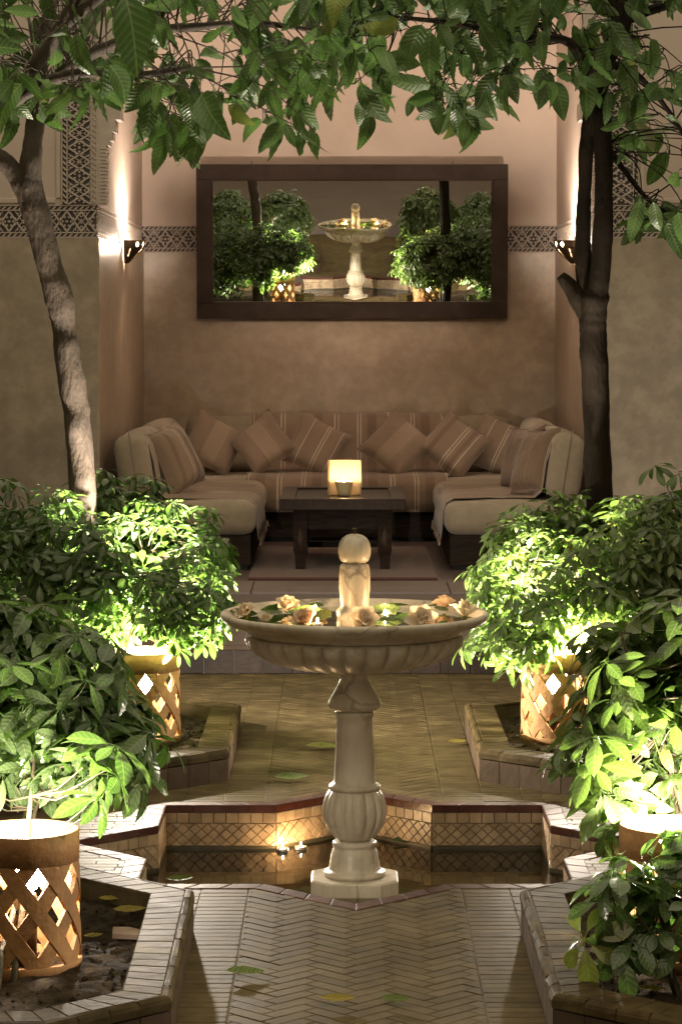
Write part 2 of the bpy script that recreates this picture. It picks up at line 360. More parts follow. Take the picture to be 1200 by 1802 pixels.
def stripe_mat(name, base, light, dark, bands, period=None, axis=0, rough=.92):
    """woven cloth; bands = [(from, to, 'light'|'dark')] in metres along one local axis"""
    m, nt, p, N, L = M_(name)
    tc = N.new('ShaderNodeTexCoord'); sp = N.new('ShaderNodeSeparateXYZ'); L.new(tc.outputs['Object'], sp.inputs[0])
    x = sp.outputs[axis]
    if period:
        md = N.new('ShaderNodeMath'); md.operation = 'FLOORED_MODULO'; md.inputs[1].default_value = period; L.new(x, md.inputs[0]); x = md.outputs[0]
    n = N.new('ShaderNodeTexNoise'); n.inputs['Scale'].default_value = 9; n.inputs['Detail'].default_value = 6; L.new(tc.outputs['Object'], n.inputs['Vector'])
    cr = N.new('ShaderNodeValToRGB'); cr.color_ramp.elements[0].color = (*[c * .86 for c in base], 1); cr.color_ramp.elements[1].color = (*[c * 1.12 for c in base], 1)
    L.new(n.outputs['Fac'], cr.inputs['Fac']); col = cr.outputs['Color']
    for (a, b, kind) in bands:
        c = N.new('ShaderNodeMath'); c.operation = 'COMPARE'; c.inputs[1].default_value = (a + b) / 2; c.inputs[2].default_value = (b - a) / 2; L.new(x, c.inputs[0])
        f = N.new('ShaderNodeMath'); f.operation = 'MULTIPLY'; f.inputs[1].default_value = 1.0; L.new(c.outputs[0], f.inputs[0])
        mx = N.new('ShaderNodeMixRGB'); L.new(f.outputs[0], mx.inputs['Fac']); L.new(col, mx.inputs['Color1']); mx.inputs['Color2'].default_value = (*(light if kind == 'light' else dark), 1); col = mx.outputs['Color']
    L.new(col, p.inputs['Base Color']); p.inputs['Roughness'].default_value = rough; p.inputs['Sheen Weight'].default_value = .25
    wv = N.new('ShaderNodeTexNoise'); wv.inputs['Scale'].default_value = 220; L.new(tc.outputs['Object'], wv.inputs['Vector'])
    bp = N.new('ShaderNodeBump'); bp.inputs['Strength'].default_value = .5; bp.inputs['Distance'].default_value = .012
    w2 = N.new('ShaderNodeTexNoise'); w2.inputs['Scale'].default_value = 7; w2.inputs['Detail'].default_value = 3; w2.inputs['Distortion'].default_value = .8; L.new(tc.outputs['Object'], w2.inputs['Vector'])
    wa = N.new('ShaderNodeMath'); wa.operation = 'MULTIPLY_ADD'; wa.inputs[1].default_value = .22; L.new(wv.outputs['Fac'], wa.inputs[0])
    w3 = N.new('ShaderNodeMath'); w3.operation = 'MULTIPLY'; w3.inputs[1].default_value = 2.4; L.new(w2.outputs['Fac'], w3.inputs[0]); L.new(w3.outputs[0], wa.inputs[2]); L.new(wa.outputs[0], bp.inputs['Height']); L.new(bp.outputs['Normal'], p.inputs['Normal'])
    return m
BR, LT, DK = (.245, .175, .125), (.52, .44, .35), (.185, .125, .086)
m_throw = stripe_mat('brown striped throw', BR, LT, DK, [(.06, .068, 'light'), (.085, .093, 'light'), (.30, .31, 'light'), (.33, .337, 'light'), (.14, .21, 'dark')], .42)
m_throw_side = stripe_mat('plain brown throw', (.225, .162, .116), LT, DK, [(.10, .106, 'light'), (.13, .136, 'light')], .5, 1)
m_pil_band = stripe_mat('cushion with pale band', BR, (.315, .235, .17), DK, [(-.055, .075, 'light'), (.088, .092, 'light')])
m_pil_pair = stripe_mat('cushion with fine pale stripes', BR, LT, DK, [(.02, .027, 'light'), (.042, .049, 'light'), (-.10, -.094, 'light'), (.14, .146, 'light')])
m_pil_many = stripe_mat('cushion with many stripes', BR, LT, DK, [(.0, .008, 'light'), (.024, .031, 'light'), (.11, .117, 'light'), (-.14, -.10, 'dark'), (.06, .09, 'dark')])
m_pil_dark = stripe_mat('darker brown cushion', (.185, .125, .086), (.29, .22, .165), DK, [(-.05, -.044, 'light'), (.05, .056, 'light')])
m_paper, nt, p, N, L = M_('parchment screen')
p.inputs['Base Color'].default_value = (.80, .71, .55, 1); p.inputs['Roughness'].default_value = .8
tl = N.new('ShaderNodeBsdfTranslucent'); tl.inputs['Color'].default_value = (.80, .72, .56, 1)
mx = N.new('ShaderNodeMixShader'); mx.inputs['Fac'].default_value = .4
L.new(p.outputs[0], mx.inputs[1]); L.new(tl.outputs[0], mx.inputs[2]); L.new(mx.outputs[0], N['Material Output'].inputs['Surface'])

# ------------------------------------------------------------------ polygon helpers
def clip_half(poly, n, d):
    """keep the side n.p >= d"""
    out = []
    for i in range(len(poly)):
        a, b = poly[i], poly[(i + 1) % len(poly)]
        da, db = a[0] * n[0] + a[1] * n[1] - d, b[0] * n[0] + b[1] * n[1] - d
        if da >= 0: out.append(a)
        if (da >= 0) != (db >= 0):
            t = da / (da - db); out.append((a[0] + (b[0] - a[0]) * t, a[1] + (b[1] - a[1]) * t))
    return [p for i, p in enumerate(out) if math.hypot(p[0] - out[i - 1][0], p[1] - out[i - 1][1]) > 4e-4]
def area(poly):
    return 0.5 * sum(poly[i][0] * poly[(i + 1) % len(poly)][1] - poly[(i + 1) % len(poly)][0] * poly[i][1] for i in range(len(poly)))
def inside(p, poly):
    c = False; n = len(poly)
    for i in range(n):
        a, b = poly[i], poly[(i + 1) % n]
        if (a[1] > p[1]) != (b[1] > p[1]) and p[0] < (b[0] - a[0]) * (p[1] - a[1]) / (b[1] - a[1]) + a[0]: c = not c
    return c
def offset_poly(poly, d):
    """CCW polygon, positive d moves edges inwards"""
    n = len(poly); out = []
    for i in range(n):
        p0, p1, p2 = Vector(poly[i - 1]), Vector(poly[i]), Vector(poly[(i + 1) % n])
        e1 = (p1 - p0).normalized(); e2 = (p2 - p1).normalized()
        n1 = Vector((-e1.y, e1.x)); n2 = Vector((-e2.y, e2.x))
        b = (n1 + n2); b = b / max(.12, b.dot(n1)); out.append(tuple(p1 + b * d))
    return out
STAR_A = 0.70
K = STAR_A * (math.sqrt(2) - 1)
def star(a):
    k = a * (math.sqrt(2) - 1); t = a * math.sqrt(2)
    q = [(t, 0), (a, k), (a, a), (k, a)]
    out = []
    for i in range(4):
        c, s_ = math.cos(i * PI / 2), math.sin(i * PI / 2)
        out += [(x * c - y * s_, x * s_ + y * c) for x, y in q]
    return out
STAR = star(STAR_A)
COPE = 0.062
STAR_OUT = offset_poly(STAR, -COPE)
WATER_Z = -0.162

BEDS = {
    'fl': [(-.485, 1.22), (-.485, 2.45), (-.75, 2.715), (-2.7, 2.715), (-2.7, .49), (-1.22, .49)],
    'fr': [(.488, 1.22), (1.22, .49), (2.7, .49), (2.7, 2.715), (.76, 2.715), (.488, 2.47)],
    'nl': [(-.475, -1.36), (-1.22, -.62), (-2.7, -.62), (-2.7, -2.87), (-.74, -2.87), (-.462, -2.60)],
    'nr': [(.482, -1.36), (.482, -2.58), (.77, -2.85), (2.7, -2.85), (2.7, -.62), (1.22, -.62)],
}
for k in BEDS:
    if area(BEDS[k]) < 0: BEDS[k] = BEDS[k][::-1]

# ------------------------------------------------------------------ ground sheet with the basin hole
bm = bmesh.new()
def loop(pts, z):
    vs = [bm.verts.new((x, y, z)) for x, y in pts]
    return [bm.edges.new((vs[i], vs[(i + 1) % len(vs)])) for i in range(len(vs))]
ed = loop([(-3.6, -4.4), (3.6, -4.4), (3.6, 4.41), (-3.6, 4.41)], -.0014) + loop(offset_poly(STAR, -.02), -.0014)
bmesh.ops.triangle_fill(bm, edges=ed, use_beauty=True, use_dissolve=False)
me = bpy.data.meshes.new('courtyard_floor'); bm.to_mesh(me); bm.free(); me.materials.append(m_grout)
floor = bpy.data.objects.new('courtyard_floor', me); C.objects.link(floor); floor['kind'] = 'structure'
struct('ground', MB().add([(-60, -60, -.9), (60, -60, -.9), (60, 60, -.9), (-60, 60, -.9)], [(0, 1, 2, 3)]), m_soil)

# paving tiles: herringbone centre panels, stacked borders
TL, TW, G = .150, .050, .0026
def tile_poly(cx, cy, ang, l=TL, w_=TW):
    c, s_ = math.cos(ang), math.sin(ang); hx, hy = l / 2 - G / 2, w_ / 2 - G / 2
    return [(cx + x * c - y * s_, cy + x * s_ + y * c) for x, y in ((-hx, -hy), (hx, -hy), (hx, hy), (-hx, hy))]
def outside_star(poly):
    a = STAR_A + COPE - .012
    for rot in (0, PI / 4):
        cx = sum(p[0] for p in poly) / len(poly); cy = sum(p[1] for p in poly) / len(poly)
        best = max(((math.cos(rot + k * PI / 2), math.sin(rot + k * PI / 2)) for k in range(4)), key=lambda n: n[0] * cx + n[1] * cy)
        poly = clip_half(poly, best, a)
        if len(poly) < 3: return []
    return poly
full, partial = [], []
def place_tile(cx, cy, ang, bounds=None):
    for b in BEDS.values():
        if inside((cx, cy), offset_poly(b, .05)): return
    po = tile_poly(cx, cy, ang); orig = po
    if bounds:
        for n, d in bounds:
            po = clip_half(po, n, d)
            if len(po) < 3: return
    if math.hypot(cx, cy) < 1.3:
        po = outside_star(po)
        if len(po) < 3 or abs(area(po)) < 2e-4: return
    if abs(abs(area(po)) - abs(area(orig))) < 1e-6: full.append((cx, cy, ang))
    else: partial.append(po)
pan = .335
# herringbone at 45 degrees
u = TW / math.sqrt(2)
bnds = [((1, 0), -pan + G), ((-1, 0), -pan + G)]
for y0, y1 in ((-4.35, -.3), (.3, 4.38)):
    bb = bnds + [((0, 1), y0), ((0, -1), -y1)]
    for i in range(-70, 71):
        for j in range(-60, 61):
            # lattice of the herringbone: step one width along, one length across
            ax, ay = i * TW, i * TW
            px = ax + j * TL * 1.0; py = ay - j * TL * 1.0
            for (ox, oy, a) in ((TL / 2, TW / 2, 0.0), (TW / 2 + 0.0, TW + TL / 2, PI / 2)):
                lx, ly = px + ox, py + oy
                wx = (lx - ly) / math.sqrt(2); wy = (lx + ly) / math.sqrt(2)
                if abs(wx) < pan + .09 and y0 - .1 < wy < y1 + .1: place_tile(wx, wy, a + PI / 4, bb)
# stacked borders beside the panels, then running rows everywhere else
for side in (-1, 1):
    y = -4.35
    while y < 4.38:
        if y < -.45 or y > .45: place_tile(side * (pan + TL / 2), y, 0)
        y += TW
y = -4.35; row = 0
while y < 4.38:
    if 2.60 < abs(y) or abs(y) < 1.3:
        for sd_ in (-1, 1):
            x = pan + TL * 1.5 + (row % 2) * TL / 2 if abs(y) >= .45 else STAR_A * .9 + (row % 2) * TL / 2
            if abs(y) >= .45 and row % 2: place_tile(sd_ * (pan + TL * 1.25 - .0), y, 0, [((sd_, 0), pan + TL)])
            while x < 3.3:
                place_tile(sd_ * x, y, 0)
                x += TL
    y += TW; row += 1
def tile_mesh(poly, name=None, h=.0, cham=.0025):
    mb = MB(); ins = offset_poly(poly if area(poly) > 0 else poly[::-1], cham); po = poly if area(poly) > 0 else poly[::-1]
    n = len(po)
    vs = [(x, y, -.010) for x, y in po] + [(x, y, h - .0012) for x, y in po] + [(x, y, h) for x, y in ins]
    fs = [tuple(range(2 * n, 3 * n))]
    for i in range(n):
        j = (i + 1) % n
        fs += [(i, j, n + j, n + i), (n + i, n + j, 2 * n + j, 2 * n + i)]
    return mb.add(vs, fs)
unit_tile = tile_mesh(tile_poly(0, 0, 0)).mesh('tile'); unit_tile.materials.append(m_tile)
def view_rank(t):
    Z = t[1] - CAM_Y
    if Z < 6.6: return 1e9
    hide = 0 if abs(t[0]) < .50 else 60
    return Z + hide
full.sort(key=view_rank)
rest = MB()
for i, (cx, cy, a) in enumerate(full):
    dz = rnd.uniform(-.0005, .0005)
    if i < 300:
        o = obj('tile', unit_tile, None, floor, loc=(cx, cy, dz)); o.rotation_euler = (rnd.gauss(0, .0035), rnd.gauss(0, .002), a + rnd.gauss(0, .008))
    else:
        t = tile_mesh(tile_poly(cx, cy, a + rnd.gauss(0, .008))); rest.add([(x, y, z + dz) for x, y, z in t.v], t.f)
for po in partial:
    try:
        t = tile_mesh(po, cham=.002); dz = rnd.uniform(-.001, .001); rest.add([(x, y, z + dz) for x, y, z in t.v], t.f)
    except Exception: pass
stuff(obj('paving_tile', rest, m_tile, floor))

# ------------------------------------------------------------------ star basin
basin = thing('star_basin', 'sunken eight-pointed star basin with pale diamond tiles and dark red rim under the fountain', 'pool')
obj('basin_floor', MB().add([(x, y, -.245) for x, y in offset_poly(STAR, -.03)], [tuple(range(16))]), m_bfloor, basin)
for i in range(16):
    a, b = STAR[i], STAR[(i + 1) % 16]; ao, bo = STAR_OUT[i], STAR_OUT[(i + 1) % 16]
    ai, bi = offset_poly(STAR, .006)[i], offset_poly(STAR, .006)[(i + 1) % 16]
    A, B = Vector(a), Vector(b); e = (B - A); ln = e.length; e.normalize(); nin = Vector((-e.y, e.x))
    # coping: red strips along the top, three pieces a side with joints
    for k in range(4):
        t0, t1 = k / 4 + (.0025 if k else 0), (k + 1) / 4 - (.0025 if k < 3 else 0)
        lp = lambda p, q, t: (p[0] + (q[0] - p[0]) * t, p[1] + (q[1] - p[1]) * t)
        po = [lp(ai, bi, t0), lp(ai, bi, t1), lp(ao, bo, t1), lp(ao, bo, t0)]
        if area(po) < 0: po = po[::-1]
        mb = MB(); ins = offset_poly(po, .004); n = 4; h = .0016 + rnd.uniform(0, .0005)
        mb.add([(x, y, -.026) for x, y in po] + [(x, y, h - .0015) for x, y in po] + [(x, y, h) for x, y in ins],
               [(8, 9, 10, 11), (3, 2, 1, 0)] + [f for i2 in range(4) for f in ((i2, (i2 + 1) % 4, 4 + (i2 + 1) % 4, 4 + i2), (4 + i2, 4 + (i2 + 1) % 4, 8 + (i2 + 1) % 4, 8 + i2))])
        c = obj('coping_tile', mb, m_tile_pink, basin); c.data.materials.append(m_rim)
        for pl in c.data.polygons:
            if abs(pl.normal.z) < .5: pl.material_index = 1
    # backing wall
    back = MB(); o1 = A - nin * .02; o2 = B - nin * .02
    back.add([(A.x, A.y, -.25), (B.x, B.y, -.25), (B.x, B.y, -.026), (A.x, A.y, -.026)], [(0, 1, 2, 3)])
    obj('basin_wall', back, m_wallgrout, basin)
    wb = MB(); p1 = A + nin * .009; p2 = B + nin * .009
    wb.add([(A.x, A.y, -.25), (B.x, B.y, -.25), (p2.x, p2.y, -.25), (p1.x, p1.y, -.25), (A.x, A.y, -.150), (B.x, B.y, -.150), (p2.x, p2.y, -.150), (p1.x, p1.y, -.150)], [(3, 2, 6, 7), (4, 7, 6, 5), (0, 3, 7, 4), (1, 5, 6, 2)])
    obj('waterline_band', wb, m_walldark, basin)
    far = (A.y + B.y) / 2 > .25
    polys = []
    zt, zm, zb = -.028, -.066, -.149
    nt_ = 9; cw = ln / nt_
    for k in range(nt_): polys.append([(k * cw + .0012, zm + .0012), ((k + 1) * cw - .0012, zm + .0012), ((k + 1) * cw - .0012, zt), (k * cw + .0012, zt)])
    dd = (zm - zb) / 2; dx = ln / 9
    for r_ in range(-1, 5):
        for k in range(-1, 11):
            cx = (k + (.5 if r_ % 2 else 0)) * dx; cz = zb + r_ * dd / 1.0 * .5 * 2 / 2
            po = [(cx - dx / 2 + .0017, cz), (cx, cz - dd / 2 + .0017), (cx + dx / 2 - .0017, cz), (cx, cz + dd / 2 - .0017)]
            for n, d in (((1, 0), .001), ((-1, 0), -ln + .001), ((0, 1), zb), ((0, -1), -(zm - .0012))):
                po = clip_half(po, n, d)
                if len(po) < 3: break
            if len(po) >= 3 and area(po) > 4e-5: polys.append(po)
    joined = MB()
    for po in polys:
        h = .006 + rnd.uniform(-.001, .0012); n = len(po); tl = rnd.uniform(-.0008, .0008)
        ins = offset_poly(po, .0012)
        P3 = lambda q, d: (A.x + e.x * q[0] + nin.x * d, A.y + e.y * q[0] + nin.y * d, q[1])
        vs = [P3(q, 0.0005) for q in po] + [P3(q, h - .0015) for q in po] + [P3(q, h + (q[1] - zb) * 0.01 + tl * (1 if q[0] > po[0][0] else -1)) for q in ins]
        fs = [tuple(range(2 * n, 3 * n))] + [f for i2 in range(n) for f in ((i2, (i2 + 1) % n, n + (i2 + 1) % n, n + i2), (n + i2, n + (i2 + 1) % n, 2 * n + (i2 + 1) % n, 2 * n + i2))]
        if far and len([1 for _ in polys]) and basin.get('_n', 0) < 290:
            basin['_n'] = basin.get('_n', 0) + 1
            obj('wall_tile', MB().add(vs, fs), m_walltile, basin)
        else: joined.add(vs, fs)
    if joined.v: stuff(obj('wall_tile', joined, m_walltile, basin))
del basin['_n']
struct('water', MB().add([(x, y, WATER_Z) for x, y in offset_poly(STAR, -.004)], [tuple(range(16))]), m_water)

# ------------------------------------------------------------------ gallery platforms and walls
struct('gallery_floor', MB().box(-3.6, 3.6, 4.41, 12.4, -.3, .14), m_platform)
struct('rear_gallery_floor', MB().box(-3.6, 3.6, -12.4, -4.41, -.3, .14), m_platform)
gf = bpy.data.objects['gallery_floor']
for k in range(24):
    obj('riser_tile', MB().box(-1.8 + k * .15 + .0015, -1.65 + k * .15 - .0015, 4.396 + rnd.uniform(-.001, .001), 4.4095, .001, .118, b=.002), m_risertile, gf)
obj('nosing', MB().box(-1.8, 1.8, 4.392, 4.4095, .1195, .1415, b=.003), m_kerbface, gf)
mb = MB()
for k in range(6): mb.box(-1.8 + k * .6 + .003, -1.2 + k * .6 - .003, 6.97, 7.66, .10, .158, b=.004)
th = thing('threshold', 'pale stone threshold strip crossing the gallery floor before the alcove', 'step', (0, 7.3, .14))
for k in range(6): obj('stone', MB().box(-.297, .297, -.34, .34, -.03, .016, b=.004), m_threshold, th, loc=(-1.5 + k * .6, 0, 0))

NX, NF, NB, TOP = 1.65, 8.35, 12.23, 5.6
FZ0, FZ1 = 2.327, 2.542
alc = thing('alcove', 'plastered seating alcove with carved stucco friezes round its back and sides', 'alcove')
obj('back_wall', MB().box(-NX, NX, NB, NB + .3, .1, FZ0), m_tadelakt, alc)
obj('upper_back_wall', MB().box(-NX, NX, NB, NB + .3, FZ1, TOP), m_plaster, alc)
obj('frieze', MB().box(-NX, NX, NB + .012, NB + .3, FZ0, FZ1), m_recess, alc)
for s_ in (-1, 1):
    x0, x1 = (-4.2, -NX) if s_ < 0 else (NX, 4.2)
    obj('side_wall', MB().box(x0, x1, NF, NB + .3, .1, FZ0), m_tadelakt if 0 else m_grey_wall, alc)
    # inner polished lining of the alcove sides
    xi0, xi1 = (-NX - .001, -NX + .012) if s_ < 0 else (NX - .012, NX + .001)
    obj('lining', MB().box(xi0, xi1, NF + .004, NB - .001, .14, FZ0 - .002), m_tadelakt, alc)
    obj('upper_side_wall', MB().box(x0, x1, NF + .0, NB + .3, FZ1, TOP), m_plaster, alc)
    xf0, xf1 = (x0, x1 - .012) if s_ < 0 else (x0 + .012, x1)
    obj('frieze', MB().box(xf0, xf1, NF + .012, NB + .3, FZ0, FZ1), m_recess, alc)
    # jamb with stepped corbel
    j = MB()
    sx = lambda a, b: (min(s_ * a, s_ * b), max(s_ * a, s_ * b))
    for (a, z0, z1, d) in ((NX - .055, FZ1, 2.93, .20), (NX - .075, 2.93, 2.965, .215), (NX - .095, 2.965, 3.02, .225), (NX - .115, 3.02, 3.10, .235), (NX - .15, 3.10, 3.21, .25), (NX - .13, 3.21, TOP - .02, .24)):
        lo, hi = sx(a, NX + .05); j.box(lo, hi, NF - .006, NF + d, z0, z1)
    obj('jamb', j, m_relief, alc)
    rg = MB()
    for k in range(16):
        z = FZ1 + .012 + k * .0235; lo, hi = sx(NX - .061, NX - .02); rg.box(lo, hi, NF - .014, NF + .19, z, z + .014)
    stuff(obj('carved_relief', rg, m_relief, alc))
obj('alcove_ceiling', MB().box(-NX, NX, NF + .3, NB, 5.3, 5.5), m_plaster, alc)

def relief(mapper, L_, H, parent, mat=m_relief):
    """strapwork of a stucco band: rope borders, zigzag straps, nested chevrons and lozenges"""
    mb = MB()
    def poly(pts, d=.011):
        n = len(pts)
        if area(pts) < 0: pts = pts[::-1]
        ins = offset_poly(pts, .0012)
        mb.add([mapper(u_, v_, 0.0) for u_, v_ in pts] + [mapper(u_, v_, d) for u_, v_ in ins], [tuple(range(n, 2 * n))] + [(i, (i + 1) % n, n + (i + 1) % n, n + i) for i in range(n)])
    def strip(p, q, w_, d=.011):
        P, Q = Vector(p), Vector(q); t = (Q - P); 
        if t.length < 1e-4: return
        t.normalize(); n_ = Vector((-t.y, t.x)) * w_ / 2
        poly([tuple(P - n_), tuple(Q - n_), tuple(Q + n_), tuple(P + n_)], d)
    b = H * .16
    for v in (.004, b, H - b, H - .004): strip((0, v), (L_, v), .009, .013)
    n = max(2, int(L_ / .036))
    for k in range(n):
        c = (k + .5) * L_ / n
        for v in (b / 2 + .002, H - b / 2 - .002):
            dl = b * .27
            strip((c - .012, v - dl), (c + .012, v + dl), .0115, .010)
    f0, f1 = b + .006, H - b - .006; fh = f1 - f0
    m = max(1, round(L_ / .180)); per = L_ / m
    for k in range(m):
        a = k * per
        for sgn in (0, 1):
            lo, hi = (f0, f1) if sgn == 0 else (f1, f0)
            strip((a, lo), (a + per / 2, hi), .012); strip((a + per / 2, hi), (a + per, lo), .012)
            ctr = (a + per / 2, lo); d_ = 1 if hi > lo else -1
            if sgn == 0:
                for q in (.30, .58):
                    strip((ctr[0] - per * .5 * q, lo), (ctr[0], lo + d_ * fh * q), .0065, .009); strip((ctr[0] + per * .5 * q, lo), (ctr[0], lo + d_ * fh * q), .0065, .009)
            else:
                for q in (.30, .58):
                    for s2 in (-1, 1):
                        cx = a + per / 2
                        strip((cx + s2 * per * .5 * q, lo), (cx, lo + d_ * fh * q), .0065, .009)
        for dx, dv in ((0.5, .10), (.5, .44), (.5, .56), (.5, .90), (.14, .5), (.86, .5), (.07, .3), (.07, .7), (.93, .3), (.93, .7), (.30, .12), (.70, .12), (.30, .88), (.70, .88), (.02, .5), (.98, .5), (.22, .36), (.22, .64), (.78, .36), (.78, .64)):
            x, v = a + dx * per, f0 + dv * fh; r_ = .0085
            if x - r_ > 0 and x + r_ < L_: poly([(x - r_, v), (x, v - r_ * 1.2), (x + r_, v), (x, v + r_ * 1.2)], .010)
    return stuff(obj('carved_relief', mb, mat, parent))
H = FZ1 - FZ0
relief(lambda u_, v_, d: (-NX + u_, NB + .0115 - d, FZ0 + v_), 2 * NX, H, alc)
relief(lambda u_, v_, d: (-NX - .0115 + d, NF + .02 + u_, FZ0 + v_), NB - NF - .02, H, alc)
relief(lambda u_, v_, d: (NX + .0115 - d, NB - u_, FZ0 + v_), NB - NF - .02, H, alc)
relief(lambda u_, v_, d: (-3.55 + u_, NF + .0115 - d, FZ0 + v_), 3.55 - NX - .012, H, alc)
relief(lambda u_, v_, d: (NX + .012 + u_, NF + .0115 - d, FZ0 + v_), 3.55 - NX - .012, H, alc)
# vertical bands on the front faces, on a dark ground set 3 mm proud
BW = .235
for s_ in (-1, 1):
    xa = -NX - BW if s_ < 0 else NX
    obj('frieze', MB().box(xa, xa + BW, NF - .004, NF + .01, FZ1 + .002, 5.2), m_recess, alc)
    relief(lambda u_, v_, d, xa=xa: (xa + BW - v_, NF - .0045 - d, FZ1 + .003 + u_), 2.6, BW, alc)
    # thin moulding between band and panel
    xm = xa - .035 if s_ < 0 else xa + BW + .005
    obj('moulding', MB().box(xm, xm + .03, NF - .012, NF + .01, FZ1 + .045, 5.2, b=.003), m_plaster, alc)
    xh0, xh1 = (-3.55, xm - .002) if s_ < 0 else (xm + .032, 3.55)
    obj('moulding', MB().box(xh0, xh1, NF - .012, NF + .01, FZ1 + .012, FZ1 + .042, b=.003), m_plaster, alc)

for nm, lab, bx in (('courtyard_wall', 'plain plaster courtyard wall behind the planting bed of the leaning tree', (-3.9, -3.6, -12.7, NF)),
                    ('courtyard_wall', 'plain plaster courtyard wall behind the planting bed of the forked tree', (3.6, 3.9, -12.7, NF)),
                    ('courtyard_wall', 'rear courtyard wall facing the alcove mirror across the garden', (-3.9, 3.9, -13.0, -12.7))):
    t = tag(obj(nm, MB().box(*bx, -.3, 5.4), m_grey_wall), lab, 'wall')

# ------------------------------------------------------------------ planter kerbs and soil
KT, KW = .124, .125
def ring_pieces(poly, inset0, inset1, step, gap):
    """quads along each side between two insets, mitred at the corners"""
    a = offset_poly(poly, inset0); b = offset_poly(poly, inset1); out = []
    n = len(poly)
    for i in range(n):
        p, q, r_, s_ = Vector(a[i]), Vector(a[(i + 1) % n]), Vector(b[(i + 1) % n]), Vector(b[i])
        k = max(1, round((q - p).length / step))
        for j in range(k):
            t0, t1 = j / k, (j + 1) / k; g = gap / (q - p).length / 2
            t0 += g; t1 -= g
            out.append([tuple(p.lerp(q, t0)), tuple(p.lerp(q, t1)), tuple(s_.lerp(r_, t1)), tuple(s_.lerp(r_, t0))])
    return out
KLAB = {'fl': 'tiled planter kerb beyond the basin, round the leaning tree', 'fr': 'tiled planter kerb beyond the basin, round the dark forked tree',
        'nl': 'tiled planter kerb with the unobstructed glowing lamp standing in its soil', 'nr': 'tiled planter kerb in front of the basin, its lamp half hidden by drooping leaves'}
for key, b in BEDS.items():
    kt = thing('planter_kerb', KLAB[key], 'planter kerb', (0, 0, 0), group='planter kerbs round the basin')
    core = MB(); o_, i_ = offset_poly(b, .020), offset_poly(b, KW - .006); n = len(b)
    vs = [(x, y, -.02) for x, y in o_] + [(x, y, KT - .0018) for x, y in o_] + [(x, y, KT - .0018) for x, y in i_] + [(x, y, -.02) for x, y in i_]
    fs = []
    for k in range(n):
        j = (k + 1) % n
        fs += [(k, j, n + j, n + k), (n + k, n + j, 2 * n + j, 2 * n + k), (2 * n + k, 2 * n + j, 3 * n + j, 3 * n + k)]
    obj('core', core.add(vs, fs), m_kgrout, kt)
    far_ = MB()
    seen = lambda po: all(abs(p[0]) < 1.6 for p in po)
    def put(nm, mb, mat, po, pile):
        if seen(po): obj(nm, mb, mat, kt)
        else: pile.add(mb.v, mb.f)
    p1, p2, p3 = MB(), MB(), MB()
    for po in ring_pieces(b, .024, KW, .072, .0018):                   # flat top tiles
        h = KT + rnd.uniform(-.0005, .0005); ins = offset_poly(po, .003)
        mb = MB().add([(x, y, KT - .012) for x, y in po] + [(x, y, h - .0025) for x, y in po] + [(x, y, h) for x, y in ins],
                      [(8, 9, 10, 11)] + [f for k in range(4) for f in ((k, (k + 1) % 4, 4 + (k + 1) % 4, 4 + k), (4 + k, 4 + (k + 1) % 4, 8 + (k + 1) % 4, 8 + k))])
        put('top_tile', mb, m_kerbtile, po, p1)
    for po in ring_pieces(b, -.002, .0232, .105, .002):               # rounded edging tiles
        o0, o1, i1, i0 = [Vector(q) for q in po]; h = KT + rnd.uniform(-.001, .001)
        prof = [(0, -.034), (0, -.016), (.14, -.007), (.42, -.0015), (.8, .0), (1, -.001)]
        vs = []
        for t, dz in prof:
            for s0, s1 in ((o0, i0), (o1, i1)):
                q = s0.lerp(s1, t); vs.append((q.x + rnd.gauss(0, .0009), q.y + rnd.gauss(0, .0009), h + dz + rnd.gauss(0, .0007)))
        mb = MB().add(vs, [(2 * k, 2 * k + 1, 2 * k + 3, 2 * k + 2) for k in range(5)] + [(10, 8, 6, 4, 2, 0), (1, 3, 5, 7, 9, 11)])
        put('edge_tile', mb, m_kerbtile, po, p2)
    for po in ring_pieces(b, .001, .0215, .105, .0025):                 # upright face tiles
        o0, o1, i1, i0 = po; d = rnd.uniform(-.0008, .0008)
        vs = [(i0[0], i0[1], -.01), (i1[0], i1[1], -.01), (i1[0], i1[1], KT - .036), (i0[0], i0[1], KT - .036), (o0[0] + d, o0[1], -.008), (o1[0] + d, o1[1], -.008), (o1[0] + d, o1[1], KT - .039), (o0[0] + d, o0[1], KT - .039)]
        mb = MB().add(vs, [(4, 5, 6, 7), (0, 4, 7, 3), (5, 1, 2, 6), (7, 6, 2, 3)])
        put('face_tile', mb, m_kerbface, po, p3)
    for nm, mb, mt in (('top_tile', p1, m_kerbtile), ('edge_tile', p2, m_kerbtile), ('face_tile', p3, m_kerbface)):
        if mb.v: stuff(obj(nm, mb, mt, kt))
    # soil: a lumpy sheet filling the bed
    inn = offset_poly(b, KW - .004); xs = [p[0] for p in inn]; ys = [p[1] for p in inn]; st = .035
    sm = bmesh.new(); grid = {}
    nx = int((max(xs) - min(xs)) / st) + 1; ny = int((max(ys) - min(ys)) / st) + 1
    for i in range(nx + 1):
        for j in range(ny + 1):
            x, y = min(xs) + i * st, min(ys) + j * st
            grid[i, j] = sm.verts.new((x, y, .065 + .014 * math.sin(5.1 * x + 2 * y) * math.cos(4.3 * y) + rnd.gauss(0, .0045)))
    big = offset_poly(b, KW - .05)
    for i in range(nx):
        for j in range(ny):
            q = [grid[i, j], grid[i + 1, j], grid[i + 1, j + 1], grid[i, j + 1]]
            if all(inside((v.co.x, v.co.y), big) for v in q): sm.faces.new(q)
    bmesh.ops.delete(sm, geom=[v for v in sm.verts if not v.link_faces], context='VERTS')
